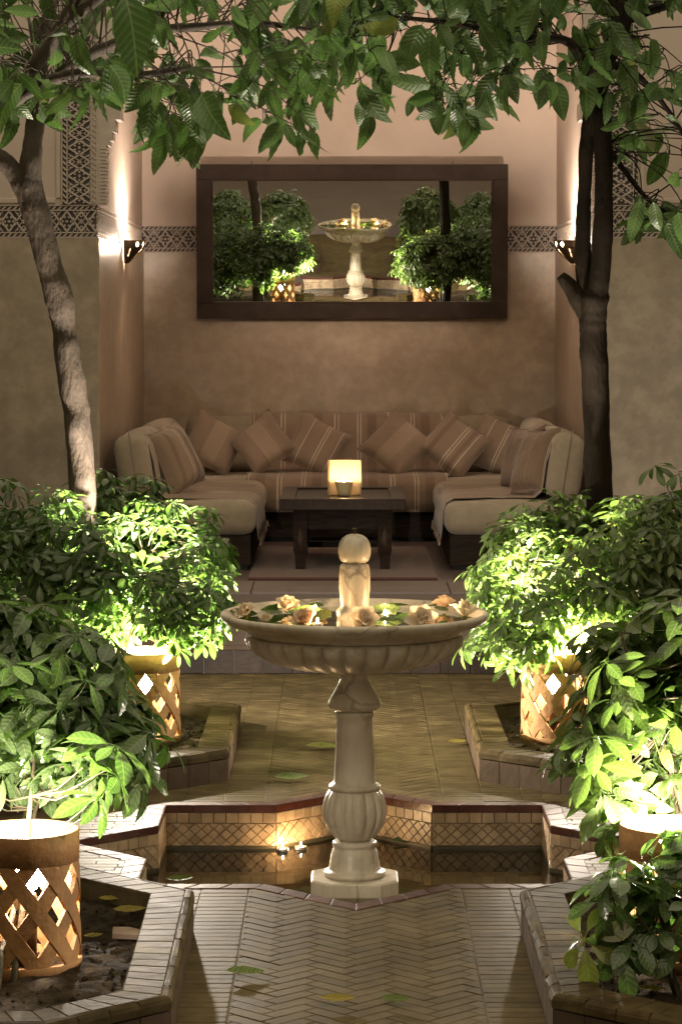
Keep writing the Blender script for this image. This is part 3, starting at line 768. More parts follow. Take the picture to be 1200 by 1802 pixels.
    me = bpy.data.meshes.new('soil'); sm.to_mesh(me); sm.free(); me.materials.append(m_soil)
    me.polygons.foreach_set('use_smooth', [True] * len(me.polygons))
    so = bpy.data.objects.new('soil', me); C.objects.link(so); so['kind'] = 'structure'
    # clods and crumbs of earth
    cm = MB()
    for _ in range(520):
        for _t in range(20):
            x, y = rnd.uniform(max(-1.5, min(xs)), min(1.5, max(xs))), rnd.uniform(min(ys), max(ys))
            if inside((x, y), offset_poly(b, KW + .015)): break
        r_ = rnd.uniform(.003, .011) * (1.6 if rnd.random() < .08 else 1); z = .068 + .014 * math.sin(5.1 * x + 2 * y) * math.cos(4.3 * y)
        vs = [(x + rnd.uniform(.7, 1.2) * r_ * a_, y + rnd.uniform(.7, 1.2) * r_ * b_, z + rnd.uniform(.6, 1.1) * r_ * c_) for a_, b_, c_ in ((1, 0, 0), (-1, 0, 0), (0, 1, 0), (0, -1, 0), (0, 0, 1), (0, 0, -1))]
        cm.add(vs, [(0, 2, 4), (2, 1, 4), (1, 3, 4), (3, 0, 4), (2, 0, 5), (1, 2, 5), (3, 1, 5), (0, 3, 5)])
    cl = stuff(obj('soil_crumbs', cm, m_soil))

# ------------------------------------------------------------------ marble fountain
ft = thing('marble_fountain', 'cream marble pedestal fountain with wide fluted bowl standing in the star basin', 'fountain', (0, 0, -.245))
z0 = .245
def octo(h, c, z_):
    return [(h, -h + c), (h, h - c), (h - c, h), (-h + c, h), (-h, h - c), (-h, -h + c), (-h + c, -h), (h - c, -h)]
pl = MB(); o8 = octo(.149, .062, 0); o8b = octo(.143, .060, 0)
vs = [(x, y, 0) for x, y in o8] + [(x, y, z0 - .121) for x, y in o8] + [(x, y, z0 - .115) for x, y in o8b]
pl.add(vs, [tuple(range(16, 24))] + [f for i in range(8) for f in ((i, (i + 1) % 8, 8 + (i + 1) % 8, 8 + i), (8 + i, 8 + (i + 1) % 8, 16 + (i + 1) % 8, 16 + i))])
obj('plinth', pl, m_marble, ft)
zz = lambda prof: [(r_, z + z0) for r_, z in prof]
obj('pedestal_base', MB().lathe(zz([(.100, -.116), (.106, -.111), (.107, -.103), (.103, -.096), (.094, -.093), (.089, -.088), (.086, -.075), (.081, -.045), (.077, -.026), (.073, -.022), (.072, -.012), (.076, -.008), (.076, .002), (.070, .006), (.055, .009), (.05, .010)]), 56), m_marble, ft, True)
NFL = 16
bulb = [(.052, .008), (.072, .020), (.092, .045), (.106, .078), (.1115, .108), (.108, .140), (.098, .166), (.090, .176), (.085, .181), (.06, .182)]
env = [.3, .6, .9, 1, 1, 1, .8, .5, 0, 0]
obj('fluted_bulb', MB().lathe(zz(bulb), NFL * 8, mod=lambda a, i: 1 - env[i] * .11 * (1 - abs(math.sin(a * NFL / 2)) ** .42)), m_marble, ft, True)
obj('shaft', MB().lathe(zz([(.080, .180), (.088, .184), (.0895, .192), (.086, .199), (.076, .203), (.0715, .210), (.069, .26), (.0655, .33), (.0625, .40), (.0615, .428), (.0645, .434), (.067, .441), (.0665, .449), (.062, .452), (.05, .453)]), 56), m_marble, ft, True)
obj('gourd', MB().lathe(zz([(.05, .451), (.066, .453), (.080, .459), (.0895, .467), (.092, .476), (.089, .486), (.080, .503), (.068, .525), (.057, .545), (.0505, .560), (.0505, .570), (.056, .578), (.068, .584), (.076, .588), (.079, .596), (.06, .602)]), 56), m_marble, ft, True)
NB_ = 30
bw = [(.06, .596), (.15, .598), (.225, .606), (.295, .625), (.345, .652), (.371, .680), (.377, .698), (.372, .710), (.361, .716)]
eb = [0, .35, .8, 1, 1, 1, 1, .6, 0]
obj('fluted_bowl', MB().lathe(zz(bw), NB_ * 8, mod=lambda a, i: 1 - eb[i] * .085 * (1 - abs(math.sin(a * NB_ / 2)) ** .34)), m_marble, ft, True)
obj('bowl_rim', MB().lathe(zz([(.34, .715), (.364, .718), (.372, .724), (.374, .730), (.384, .736), (.410, .744), (.436, .753), (.452, .763), (.460, .774), (.462, .782), (.459, .789), (.451, .792), (.442, .7905), (.436, .785), (.415, .772), (.36, .742), (.28, .715), (.15, .698), (.0, .695)]), 96), m_marble, ft, True)
fin = obj('finial', MB().lathe(zz([(.0, .69), (.062, .694), (.062, .792), (.058, .800), (.050, .806), (.048, .815), (.0505, .84), (.0530, .870), (.0530, .915), (.0515, .938), (.0485, .950), (.0480, .954), (.0400, .9555), (.0385, .959), (.0400, .9625), (.0470, .967), (.0525, .978), (.0558, .993), (.0560, 1.008), (.0525, 1.027), (.043, 1.044), (.028, 1.055), (.012, 1.059), (.0, 1.060)]), 48), m_marble, ft, True)
obj('nozzle', MB().lathe(zz([(.006, 1.056), (.006, 1.072), (.009, 1.074), (.009, 1.079), (.0, 1.08)]), 12), m_metal, ft, True)
BWZ = .768
struct('bowl_water', MB().lathe([(.063, BWZ), (.404, BWZ)], 64), m_water)
bpy.data.objects['bowl_water'].data.polygons.foreach_get
# (remove the lathe's caps: keep only the ring)
me = bpy.data.objects['bowl_water'].data
bm = bmesh.new(); bm.from_mesh(me); bmesh.ops.delete(bm, geom=[f for f in bm.faces if len(f.verts) > 4], context='FACES'); bm.to_mesh(me); bm.free()

# candles -----------------------------------------------------------
def flame(parent, z, s=1.0):
    obj('wick', MB().tube([(0, 0, z - .004), (.0006, 0, z + .006 * s)], .0011, 5), m_black, parent)
    obj('flame', MB().lathe([(0, z + .005 * s), (.0035 * s, z + .009 * s), (.0055 * s, z + .015 * s), (.0048 * s, z + .022 * s), (.0022 * s, z + .032 * s), (0, z + .040 * s)], 12), m_flame, parent, True)
def tealight(loc, label, group, r_=.022, h=.018, cat='candle'):
    t = thing('tealight', label, cat, loc, 0, group)
    obj('cup', MB().lathe([(.0, 0), (r_, 0), (r_ + .0008, h), (r_ - .0006, h), (r_ - .0012, h * .75), (0, h * .75)], 24), m_tin, t, True)
    obj('wax', MB().lathe([(r_ - .0015, h * .5), (r_ - .0015, h * .80), (.004, h * .77), (0, h * .76)], 24), m_wax, t, True)
    flame(t, h * .78, .5); return t
def dish_candle(loc, label, group, r_=.042):
    t = thing('floating_candle', label, 'candle', loc, 0, group)
    obj('wax', MB().lathe([(.0, 0), (r_ * .62, .002), (r_ * .85, .010), (r_, .026), (r_ * 1.02, .029), (r_ * .93, .028), (r_ * .7, .021), (0, .018)], 28), m_wax, t, True)
    flame(t, .019, .75); return t
tealight((-.262, .655, WATER_Z - .006), 'lit tealight floating in the basin beside the corner of its tiled wall', 'tealights on the basin water')
tealight((-.196, .690, WATER_Z - .006), 'lit tealight floating in the basin, the one closer to the fountain foot', 'tealights on the basin water')
dish_candle((-.135, .06, BWZ - .008), 'lit dish candle floating between the white rose and the finial', 'candles floating in the fountain bowl', .042)
dish_candle((.255, -.03, BWZ - .008), 'lit dish candle half hidden behind the wide blush rose', 'candles floating in the fountain bowl', .030)
tealight((.105, .06, BWZ - .006), 'small lit tealight floating among dark leaves beside the finial', 'candles floating in the fountain bowl', .018, .014)
tealight((-.125, -.20, BWZ - .006), 'small tealight floating behind the bowl rim by the peach rose', 'candles floating in the fountain bowl', .018, .014)

# roses -------------------------------------------------------------
def petal_mesh(w_, l, cup, curl):
    mb = MB(); n, m = 5, 5; vs = []
    for i in range(n):
        t = i / (n - 1)
        for j in range(m):
            s_ = (j / (m - 1) - .5) * 2
            ww = w_ * math.sin(PI * (.12 + .80 * t) ) ** .7
            x = l * t * (1 - .10 * s_ * s_ * t); y = ww * s_ / 2
            z = cup * (s_ * s_) * ww + curl * l * (t ** 2 if t < .8 else .64 - 1.6 * (t - .8))
            vs.append((x, y, z))
    fs = [(i * m + j, (i + 1) * m + j, (i + 1) * m + j + 1, i * m + j + 1) for i in range(n - 1) for j in range(m - 1)]
    return mb.add(vs, fs).mesh('petal', True)
PET = [petal_mesh(.046, .048, .22, .30), petal_mesh(.040, .042, .30, .45), petal_mesh(.030, .034, .40, .55)]
def rose(loc, s, mat, label, tilt=(0, 0), openness=1.0, spiky=False):
    t = thing('rose', label, 'rose', loc, rnd.uniform(0, 6.28), 'cut roses floating in the fountain bowl')
    T = Euler((tilt[0], tilt[1], 0)).to_matrix().to_4x4()
    t.matrix_basis = Matrix.Translation(loc) @ T @ Matrix.Rotation(rnd.uniform(0, 6.28), 4, 'Z') @ Matrix.Diagonal((s * 1.08, s * 1.08, s * 1.08, 1))
    mm = []
    for pm in PET:
        c = pm.copy(); c.materials.append(mat); mm.append(c)
    for ring, (n, pitch, r0, z) in enumerate(((6, 22, .004, .006), (5, 48, .004, .010), (4, 68, .003, .014))):
        for k in range(n):
            a = 2 * PI * (k + ring * .37) / n + rnd.uniform(-.12, .12)
            pt = R(pitch * (1.0 if openness >= 1 else 1.3) + rnd.uniform(-8, 8))
            o = bpy.data.objects.new('petal', mm[ring]); C.objects.link(o); o.parent = t
            sc = Matrix.Diagonal((1.15, .6, 1, 1)) if spiky else Matrix.Identity(4)
            o.matrix_basis = Matrix.Rotation(a, 4, 'Z') @ Matrix.Translation((r0, 0, z)) @ Matrix.Rotation(-min(pt, R(84)), 4, 'Y') @ Matrix.Rotation(rnd.uniform(-.15, .15), 4, 'X') @ sc
    obj('heart', MB().lathe([(0, .004), (.008, .010), (.0115, .022), (.008, .034), (.003, .038), (0, .036)], 12, mod=lambda a, i: 1 + .12 * math.sin(3 * a + i)), mat, t, True)
    obj('calyx', MB().lathe([(0, -.004), (.007, -.002), (.010, .006), (.004, .010)], 10), m_leaf_green, t, True)
    return t
rose((-.374, .05, BWZ + .002), .88, m_rose['blush'], 'half open blush rose lying nearest the bowl edge under the bushy leaves', (R(25), R(-18)), .8)
rose((-.236, .17, BWZ + .008), 1.0, m_rose['cream'], 'open cream white rose standing highest above the leaves', (R(30), R(10)))
rose((-.30, -.16, BWZ + .004), .62, m_rose['cream'], 'small pale rosebud tucked among green leaves', (R(20), R(0)), .8)
rose((-.165, -.19, BWZ + .004), 1.0, m_rose['peach'], 'warm peach rose leaning by the bowl rim below the big floating candle', (R(40), R(-20)))
rose((.030, -.18, BWZ + .002), 1.12, m_rose['blush'], 'blush rose facing outward directly before the finial', (R(52), R(0)))
rose((.222, -.17, BWZ + .002), 1.15, m_rose['blush'], 'wide blush rose with a candle glowing behind it', (R(50), R(8)))
rose((.375, -.04, BWZ + .006), 1.05, m_rose['cream'], 'spiky cream bloom with upright petals at the bowl edge', (R(10), R(5)), .8, True)
rose((.315, .20, BWZ + .010), .9, m_rose['peach'], 'shaded dull rose at the back of the bowl', (R(-30), R(0)))

# ------------------------------------------------------------------ pierced terracotta lamps
LAMPS = {'nl': (-.885, -2.07), 'nr': (.85, -2.0), 'fl': (-.855, 1.80), 'fr': (.835, 1.80)}
LLAB = {'nl': 'terracotta lattice lamp glowing in full view in the front bed', 'nr': 'terracotta lattice lamp mostly covered by drooping dark green leaves',
        'fl': 'terracotta lattice lamp under the shrub below the leaning tree', 'fr': 'terracotta lattice lamp under the shrub below the forked tree'}
def lamp(key):
    x, y = LAMPS[key]; r_, h, th_ = .147, .375, .012
    t = thing('lattice_lamp', LLAB[key], 'lamp', (x, y, .060), {'nl': .35, 'nr': 1.0, 'fl': .1, 'fr': .6}[key], 'terracotta lattice lamps in the planting beds')
    def band(nm, za, zb, ro, ri):
        obj(nm, MB().lathe([(ri, za), (ro, za), (ro, zb), (ro - .002, zb + .002), (ri + .002, zb + .002), (ri, zb), (ri, za)], 48), m_terra, t, True)
    prof = lambda z: r_ * (1 - .045 * (z / h))
    band('rim', h - .078, h, prof(h) + .0035, prof(h) - .010)
    band('foot', 0, .034, prof(0) + .004, prof(0) - .011)
    n, per = 8, .150; hw = .036
    z1, z2 = .030, h - .076
    for d in (1, -1):
        for k in range(n):
            mb = MB(); steps = 14; vs = []
            for i in range(steps + 1):
                z = z1 + (z2 - z1) * i / steps
                a = 2 * PI * k / n + d * (z - z1) / per * (2 * PI / n)
                ww = hw / r_ / 2 * 1.42
                ro = prof(z) + (0 if d > 0 else .0030); ri = ro - th_
                for aa, rr in [(a + ww * q / 2, ri) for q in (2, 1, 0, -1, -2)] + [(a + ww * q / 2, ro) for q in (-2, -1, 0, 1, 2)]:
                    vs.append((rr * math.cos(aa), rr * math.sin(aa), z))
            fs = [f for i in range(steps) for f in [(10 * i + q, 10 * i + (q + 1) % 10, 10 * i + 10 + (q + 1) % 10, 10 * i + 10 + q) for q in range(10)]]
            obj('lattice_strip', mb.add(vs, fs), m_terra, t)
    obj('socket', MB().lathe([(.03, .0), (.034, .19), (.028, .205), (.0, .206)], 16), m_metal, t, True)
    obj('bulb', MB().lathe([(.012, .206), (.030, .218), (.043, .240), (.046, .258), (.041, .280), (.026, .298), (.0, .304)], 18), m_bulb, t, True)
    ld = bpy.data.lights.new('lamp_light', 'SPOT'); ld.energy = LAMP_W * {'nl': .065, 'nr': .135, 'fl': 1.05, 'fr': .80}[key]; ld.color = LAMP_COL; ld.spot_size = R(152); ld.spot_blend = .45; ld.shadow_soft_size = .03
    lo = bpy.data.objects.new('lamp_light', ld); C.objects.link(lo); lo.parent = t; lo.location = (0, 0, .435)
    ld.type = 'POINT'; lo.rotation_euler = (R(180), 0, 0)
for k in LAMPS: lamp(k)

# ------------------------------------------------------------------ wall sconces
def sconce(s_, label):
    t = thing('wall_sconce', label, 'sconce', (s_ * (NX - .014), 10.30, 2.20), 0, 'pierced metal sconces on the alcove sides')
    # half-cone bowl bulging from the wall, a pierced band along its top
    rows = [(.020, 0), (.050, .05), (.082, .105), (.086, .118), (.088, .132), (.0885, .146), (.090, .158), (.091, .166)]
    na = 56; mb = MB(); vs = []
    for r_, z in rows:
        for k in range(na + 1):
            a = -PI / 2 + PI * k / na
            vs.append((-s_ * r_ * 1.75 * math.cos(a), r_ * math.sin(a), z))
    fs = []
    for i in range(len(rows) - 1):
        for k in range(na):
            if i == 4 and k % 8 in (3, 4, 5) and 5 < k < 51: continue
            if i in (3, 5) and k % 8 == 4 and 5 < k < 51: continue
            if i == 1 and k % 14 == 6: continue
            fs.append((i * (na + 1) + k, i * (na + 1) + k + 1, (i + 1) * (na + 1) + k + 1, (i + 1) * (na + 1) + k))
    o = obj('shade', mb.add(vs, fs), m_metal, t)
    sd = o.modifiers.new('thickness', 'SOLIDIFY'); sd.thickness = .0025
    obj('back_plate', MB().box(-.004 * 1 if s_ > 0 else 0, 0 if s_ > 0 else .004, -.03, .03, .04, .15), m_metal, t)
    obj('holder', MB().tube([(0, 0, .075), (-s_ * .10, 0, .09), (-s_ * .108, 0, .12)], .008, 8), m_metal, t, True)
    obj('bulb', MB().lathe([(.006, .118), (.013, .126), (.016, .138), (.010, .152), (0, .156)], 14, c=(-s_ * .108, 0, 0)), m_sbulb, t, True)
sconce(-1, 'pierced metal sconce flaring light on the alcove side near the leaning tree')
sconce(1, 'pierced metal sconce half hidden behind the dark forked trunk')

# ------------------------------------------------------------------ tilted mirror
MX0, MX1, MH = -1.21, 1.253, 1.222
mir = thing('wall_mirror', 'wide dark framed mirror tilted forward above the banquette, reflecting the garden', 'mirror', ((MX0 + MX1) / 2, NB - .055, 1.803))
MIRROR_TILT, MIRROR_YAW = 5.12, -.22
mir.rotation_euler = (R(MIRROR_TILT), 0, R(MIRROR_YAW))
hw_, fw = (MX1 - MX0) / 2, .118
obj('glass', MB().box(-hw_ + fw - .01, hw_ - fw + .01, -.004, .004, fw - .01, MH - fw + .01), m_mirror, mir)
def frame_piece(x0, x1, z0, z1):
    obj('frame', MB().box(x0, x1, -.036, .02, z0, z1, b=.004), m_frame, mir)
frame_piece(-hw_, hw_, 0, fw); frame_piece(-hw_, hw_, MH - fw, MH)
frame_piece(-hw_, -hw_ + fw, fw + .001, MH - fw - .001); frame_piece(hw_ - fw, hw_, fw + .001, MH - fw - .001)
obj('inner_bead', MB().box(-hw_ + fw + .001, hw_ - fw - .001, -.022, -.006, fw + .001, fw + .013).box(-hw_ + fw + .001, hw_ - fw - .001, -.022, -.006, MH - fw - .013, MH - fw - .001)
    .box(-hw_ + fw + .001, -hw_ + fw + .013, -.022, -.006, fw + .014, MH - fw - .014).box(hw_ - fw - .013, hw_ - fw - .001, -.022, -.006, fw + .014, MH - fw - .014), m_table, mir)
obj('backing', MB().box(-hw_ + .03, hw_ - .03, .021, .032, .03, MH - .03), m_wood, mir)
for s_ in (-.8, .8): obj('hanging_wire', MB().tube([(s_, .03, MH - .08), (s_, .145, MH + .02)], .003, 6), m_metal, mir)

# ------------------------------------------------------------------ U-shaped banquette
FL = .14
def cushion(lx, ly, lz, r=.06, puff=.02, sag=0.0, n=9, seed=0):
    """soft box: a subdivided cube with rounded edges and swollen faces"""
    rr = random.Random(seed); vs = []; fs = []; idx = {}
    def vid(p):
        k = tuple(round(c, 5) for c in p)
        if k not in idx: idx[k] = len(vs); vs.append(p)
        return idx[k]
    h = (lx / 2, ly / 2, lz / 2)
    def ticks(half):
        a = min(r, half * .98); k = max(3, int(half * 2 / .09))
        t = [-half, -half + a * .25, -half + a * .6, -half + a] + [-half + a + (2 * half - 2 * a) * i / k for i in range(1, k)] + [half - a, half - a * .6, half - a * .25, half]
        return t
    T = [ticks(x) for x in h]
    for ax in range(3):
        b, c = (ax + 1) % 3, (ax + 2) % 3
        for sg in (-1, 1):
            for i in range(len(T[b]) - 1):
                for j in range(len(T[c]) - 1):
                    q = []
                    for di, dj in ((0, 0), (1, 0), (1, 1), (0, 1)):
                        p = [0, 0, 0]; p[ax] = sg * h[ax]; p[b] = T[b][i + di]; p[c] = T[c][j + dj]; q.append(vid(tuple(p)))
                    fs.append(tuple(q if sg > 0 else q[::-1]))
    ph = [rr.uniform(0, 6) for _ in range(4)]
    out = []
    for p in vs:
        a = [min(r, hh * .98) for hh in h]
        core = [max(-hh + aa, min(hh - aa, c)) for c, hh, aa in zip(p, h, a)]
        d = [c - k for c, k in zip(p, core)]
        e = [dd / aa for dd, aa in zip(d, a)]; L_ = math.sqrt(sum(x * x for x in e))
        if L_ > 1e-9: q = [k + x / L_ * aa * (1) for k, x, aa in zip(core, e, a)] if L_ > 1 else [k + dd for k, dd in zip(core, d)]
        else: q = list(p)
        u_ = [q[i] / h[i] for i in range(3)]
        for i in range(3):
            o_ = 1.0
            for j in range(3):
                if j != i: o_ *= max(0, 1 - u_[j] ** 2)
            q[i] += (1 if u_[i] > 0 else -1) * puff * o_ * min(1, abs(u_[i]))
        wv = .004 * (math.sin(9 * q[0] + ph[0]) + math.sin(11 * q[1] + ph[1]) * math.sin(7 * q[0] + ph[2]))
        q[2] += wv * max(0, u_[2]); out.append(tuple(q))
    return MB().add(out, fs)
sofa = thing('banquette', 'U-shaped low banquette with cream cushions on a dark wooden plinth inside the alcove', 'sofa', (0, 10.2, FL))
O = Vector((0, 10.2, FL))
SX = 1.55; AX = .625; SFY = 8.46; BFY = 10.72
def part(nm, mb, mat, cx, cy, cz, rot=None, smooth=True):
    o = obj(nm, mb, mat, sofa, smooth); o.location = Vector((cx, cy, cz)) - O
    if rot: o.rotation_euler = rot
    return o
for s_ in (-1, 1):
    lo, hi = (-SX, -AX) if s_ < 0 else (AX, SX)
    # plinth frames of planks
    part('plinth', MB().box(lo + .02 if s_ < 0 else lo + .03, hi - .03 if s_ < 0 else hi - .02, SFY + .03, 11.95, FL + .03 - FL, .232, b=.004), m_wood, 0, 0, FL, None, False)
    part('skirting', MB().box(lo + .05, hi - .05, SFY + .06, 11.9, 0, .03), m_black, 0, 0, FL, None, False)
    ly = 11.95 - SFY
    part('seat_cushion', cushion(hi - lo, ly, .222, .075, .012, seed=3 + s_), m_linen, (lo + hi) / 2, SFY + ly / 2, .232 + .111 + FL)
    # seams along the seat cushion
    zc = FL + .232
    tilt = R(9) * s_
    for k, (ya, yb, dx) in enumerate(((SFY + .05, 9.95, 0), (10.05, 11.7, .02))):
        part('back_cushion', cushion(.225, yb - ya, .43, .085, .010, seed=10 + k + s_), m_linen, s_ * (SX - .12 - dx), (ya + yb) / 2, FL + .452 + .222, (0, tilt, 0))
    pts = []
    for a in range(25):
        an = 2 * PI * a / 24
        pts.append((.118 * max(-1, min(1, 1.25 * math.cos(an))) , -.002, .243 * max(-1, min(1, 1.15 * math.sin(an)))))
part('plinth', MB().box(-AX + .001 - .03, AX - .001 + .03, BFY + .04, 11.95, .03, .232, b=.004), m_wood, 0, 0, FL, None, False)
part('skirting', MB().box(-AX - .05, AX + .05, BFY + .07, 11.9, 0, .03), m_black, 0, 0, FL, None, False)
part('seat_cushion', cushion(2 * AX - .004, 11.96 - BFY, .222, .07, .010, seed=5), m_linen, 0, (11.96 + BFY) / 2, FL + .232 + .111)
for k, (xa, xb) in enumerate(((-1.28, -.44), (-.43, .41), (.42, 1.28))):
    part('back_cushion', cushion(xb - xa, .24, .42, .06, .022, seed=20 + k), m_linen, (xa + xb) / 2, NB - .17, FL + .452 + .208, (R(-8), 0, 0))
for s_ in (-1, 1):                                     # piped seam on each arm cushion's visible end
    pts = []
    for a in range(33):
        an = 2 * PI * a / 32; c, s2 = math.cos(an), math.sin(an)
        q = Vector((.0, -.012 if 0 else 0, .238 * (abs(s2) ** .7) * (1 if s2 > 0 else -1)))
        pts.append((0, c, q.z))
    seam = MB().tube([(0, -.003, -.235 + .47 * i / 14) for i in range(15)], .0035, 6)
    part('piping', seam, m_throw_side, s_ * (SX - .125), SFY + .05 - .022, FL + .452 + .245, (0, R(9) * s_, 0))

# throws ------------------------------------------------------------
def drape(name, label, prof, a0, a1, axis, mat, na=30, wave=.006, seed=0, fringe=0):
    """cloth sheet: a profile swept along one axis, with ripples and a turned thickness"""
    rr = random.Random(seed); P = []
    for i in range(len(prof) - 1):
        p, q = Vector(prof[i]), Vector(prof[i + 1]); k = max(1, int((q - p).length / .05))
        P += [tuple(p.lerp(q, j / k)) for j in range(k)]
    P.append(prof[-1]); m = len(P)
    nm_ = []
    for i in range(m):
        t = Vector(P[min(i + 1, m - 1)]) - Vector(P[max(i - 1, 0)]); t.normalize(); nm_.append((-t.y, t.x))
    p1, p2 = rr.uniform(0, 6), rr.uniform(0, 6)
    vs = []
    for i in range(m):
        for j in range(na + 1):
            s_ = a0 + (a1 - a0) * j / na
            edge = min(j, na - j) / na
            d = .004 + wave * (math.sin(s_ * 9 + p1 + i * .11) * .5 + math.sin(s_ * 23 + p2 - i * .2) * .28) + wave * .5
            u_, v_ = P[i][0] + nm_[i][0] * d, P[i][1] + nm_[i][1] * d
            sh = .012 * math.sin(i * .7 + p2) if j in (0, na) else 0
            vs.append((s_ + sh, u_, v_) if axis == 'x' else (u_, s_ + sh, v_))
    fs = [(i * (na + 1) + j, i * (na + 1) + j + 1, (i + 1) * (na + 1) + j + 1, (i + 1) * (na + 1) + j) for i in range(m - 1) for j in range(na)]
    t = obj(name, MB().add(vs, fs), mat, None, True); tag(t, label, 'throw')
    sd = t.modifiers.new('thickness', 'SOLIDIFY'); sd.thickness = .005; sd.offset = 0
    if fringe:
        mb = MB()
        for k in range(70):
            j = rr.uniform(0, 1); s_ = a0 + (a1 - a0) * j; u_, v_ = P[-1]
            d = nm_[-1]; q0 = (s_, u_ + d[0] * .008, v_ + .005); q1 = (s_ + rr.uniform(-.01, .01), u_ + d[0] * .01, v_ - fringe * rr.uniform(.7, 1.1))
            if axis == 'y': q0 = (q0[1], q0[0], q0[2]); q1 = (q1[1], q1[0], q1[2])
            mb.tube([q0, q1], .0035, 4, False)
        stuff(obj('fringe', mb, mat, t))
    return t
ST = FL + .232 + .222 + .014          # top of the seats
bz = FL + .452 + .405
drape('throw', 'long brown striped throw covering the middle of the back seat behind the table',
      [(NB - .09, bz - .20), (NB - .12, bz + .030), (NB - .17, bz + .046), (NB - .255, bz + .02), (NB - .305, bz - .12), (NB - .34, ST + .05), (NB - .40, ST + .008), (11.4, ST + .006), (10.85, ST + .004), (BFY + .03, ST - .012), (BFY - .008, ST - .05), (BFY - .014, ST - .15), (BFY - .016, .366)][::-1],
      -.77, .74, 'x', m_throw, 44, .008, 4)
for s_, lab, y0, y1 in ((-1, 'plain brown throw with fringed end over the seat arm under the leaning tree', 8.62, 10.25), (1, 'plain brown throw with fringed end over the seat arm beside the forked tree', 8.62, 10.25)):
    xi = AX * s_
    prof = [(s_ * (SX - .255), ST + .24), (s_ * (SX - .285), ST + .05), (s_ * (SX - .33), ST + .010), (s_ * (AX + .30), ST + .008), (s_ * (AX + .06), ST + .002), (s_ * (AX + .01), ST - .03), (s_ * (AX - .012), ST - .09), (s_ * (AX - .018), ST - .18), (s_ * (AX - .03), ST - .275)]
    # over the back cushion first
    prof = [(s_ * (SX - .09), ST + .428), (s_ * (SX - .175), ST + .414), (s_ * (SX - .222), ST + .35)] + prof
    if s_ > 0: prof = prof
    else: prof = prof
    p = prof if s_ < 0 else prof
    t = drape('throw', lab, p[::-1] if s_ < 0 else p, y0, y1, 'y', m_throw_side, 30, .008, 7 + s_, 0)
    rr = random.Random(5); mb = MB()
    for k in range(64):
        yy = rr.uniform(y0, y1); mb.tube([(s_ * (AX - .028), yy, ST - .268), (s_ * (AX - .032) + rr.uniform(-.008, .008), yy + rr.uniform(-.012, .012), ST - .268 - rr.uniform(.03, .05))], .004, 4, False)
    stuff(obj('fringe', mb, m_throw_side, t))

# loose cushions ----------------------------------------------------
def pillow_mesh(s, T, seed):
    rr = random.Random(seed); n = 18; vs = []; fs = []
    a1, a2 = rr.uniform(-.02, .02), rr.uniform(-.02, .02)
    for side in (1, -1):
        for i in range(n + 1):
            for j in range(n + 1):
                u_, v_ = 2 * i / n - 1, 2 * j / n - 1
                x = s / 2 * u_ * (1 - .085 * (1 - v_ * v_)); y = s / 2 * v_ * (1 - .085 * (1 - u_ * u_))
                z = side * T / 2 * (max(0, (1 - u_ ** 4) * (1 - v_ ** 4))) ** .52
                z += side * .004 * math.sin(5 * u_ + 7 * a1 * 50) * math.sin(4 * v_) * (1 - u_ * u_) * (1 - v_ * v_)
                z += a1 * u_ * v_ * 2 + a2 * (u_ * u_ - .4)
                vs.append((x, y, z))
    m = (n + 1) * (n + 1)
    for side in (0, 1):
        for i in range(n):
            for j in range(n):
                q = [side * m + i * (n + 1) + j, side * m + (i + 1) * (n + 1) + j, side * m + (i + 1) * (n + 1) + j + 1, side * m + i * (n + 1) + j + 1]
                fs.append(tuple(q if side == 0 else q[::-1]))
    mb = MB().add(vs, fs)
    return mb
def pillow(label, px, py, Z, s, rot, lean, face, mat, seed, T=.17):
    """rot: turn in its own plane; lean: backwards tilt; face: heading of its front (0 = towards the camera)"""
    c = at(px, py, Z)
    t = thing('cushion', label, 'cushion', c, 0, 'loose brown cushions on the banquette')
    t.matrix_basis = Matrix.Translation(c) @ Matrix.Rotation(face, 4, 'Z') @ Matrix.Rotation(R(90) - lean, 4, 'X') @ Matrix.Rotation(rot, 4, 'Z')
    cov = obj('cover', pillow_mesh(s, T, seed), mat, t, True)
    e = s / 2; k = 10; pts = []
    for a, b in (((-1, -1), (1, -1)), ((1, -1), (1, 1)), ((1, 1), (-1, 1)), ((-1, 1), (-1, -1))):
        for i in range(k):
            u_ = a[0] + (b[0] - a[0]) * i / k; v_ = a[1] + (b[1] - a[1]) * i / k
            pts.append((e * u_ * (1 - .085 * (1 - v_ * v_)) * 1.004, e * v_ * (1 - .085 * (1 - u_ * u_)) * 1.004, 0))
    rr = random.Random(seed); a1, a2 = rr.uniform(-.02, .02), rr.uniform(-.02, .02)
    pts = [(x, y, a1 * (x / e) * (y / e) * 2 + a2 * ((x / e) ** 2 - .4)) for x, y, _ in pts]
    obj('piping', MB().tube(pts + [pts[0]], .0042, 5, False), mat, t, True)
    return t
pillow('brown cushion with one broad pale band, leaning by the cream back cushion', 376, 781, 20.75, .42, R(-28), R(24), R(8), m_pil_band, 1)
pillow('brown cushion with a broad pale band slanting the other way', 463, 782, 20.65, .40, R(38), R(26), R(-4), m_pil_band, 2)
pillow('brown cushion with fine double pale stripes behind the paper lantern', 557, 786, 20.7, .43, R(-28), R(24), R(4), m_pil_pair, 3)
pillow('brown cushion on its corner with a broad soft band, lit by the lantern', 698, 784, 20.6, .44, R(-42), R(26), R(-3), m_pil_band, 4)
pillow('brown cushion on its corner with many fine stripes', 799, 784, 20.6, .43, R(-40), R(24), R(3), m_pil_many, 5)
pillow('brown striped cushion lying behind the others next to the seat corner', 876, 786, 20.8, .44, R(-24), R(22), R(-6), m_pil_pair, 6)
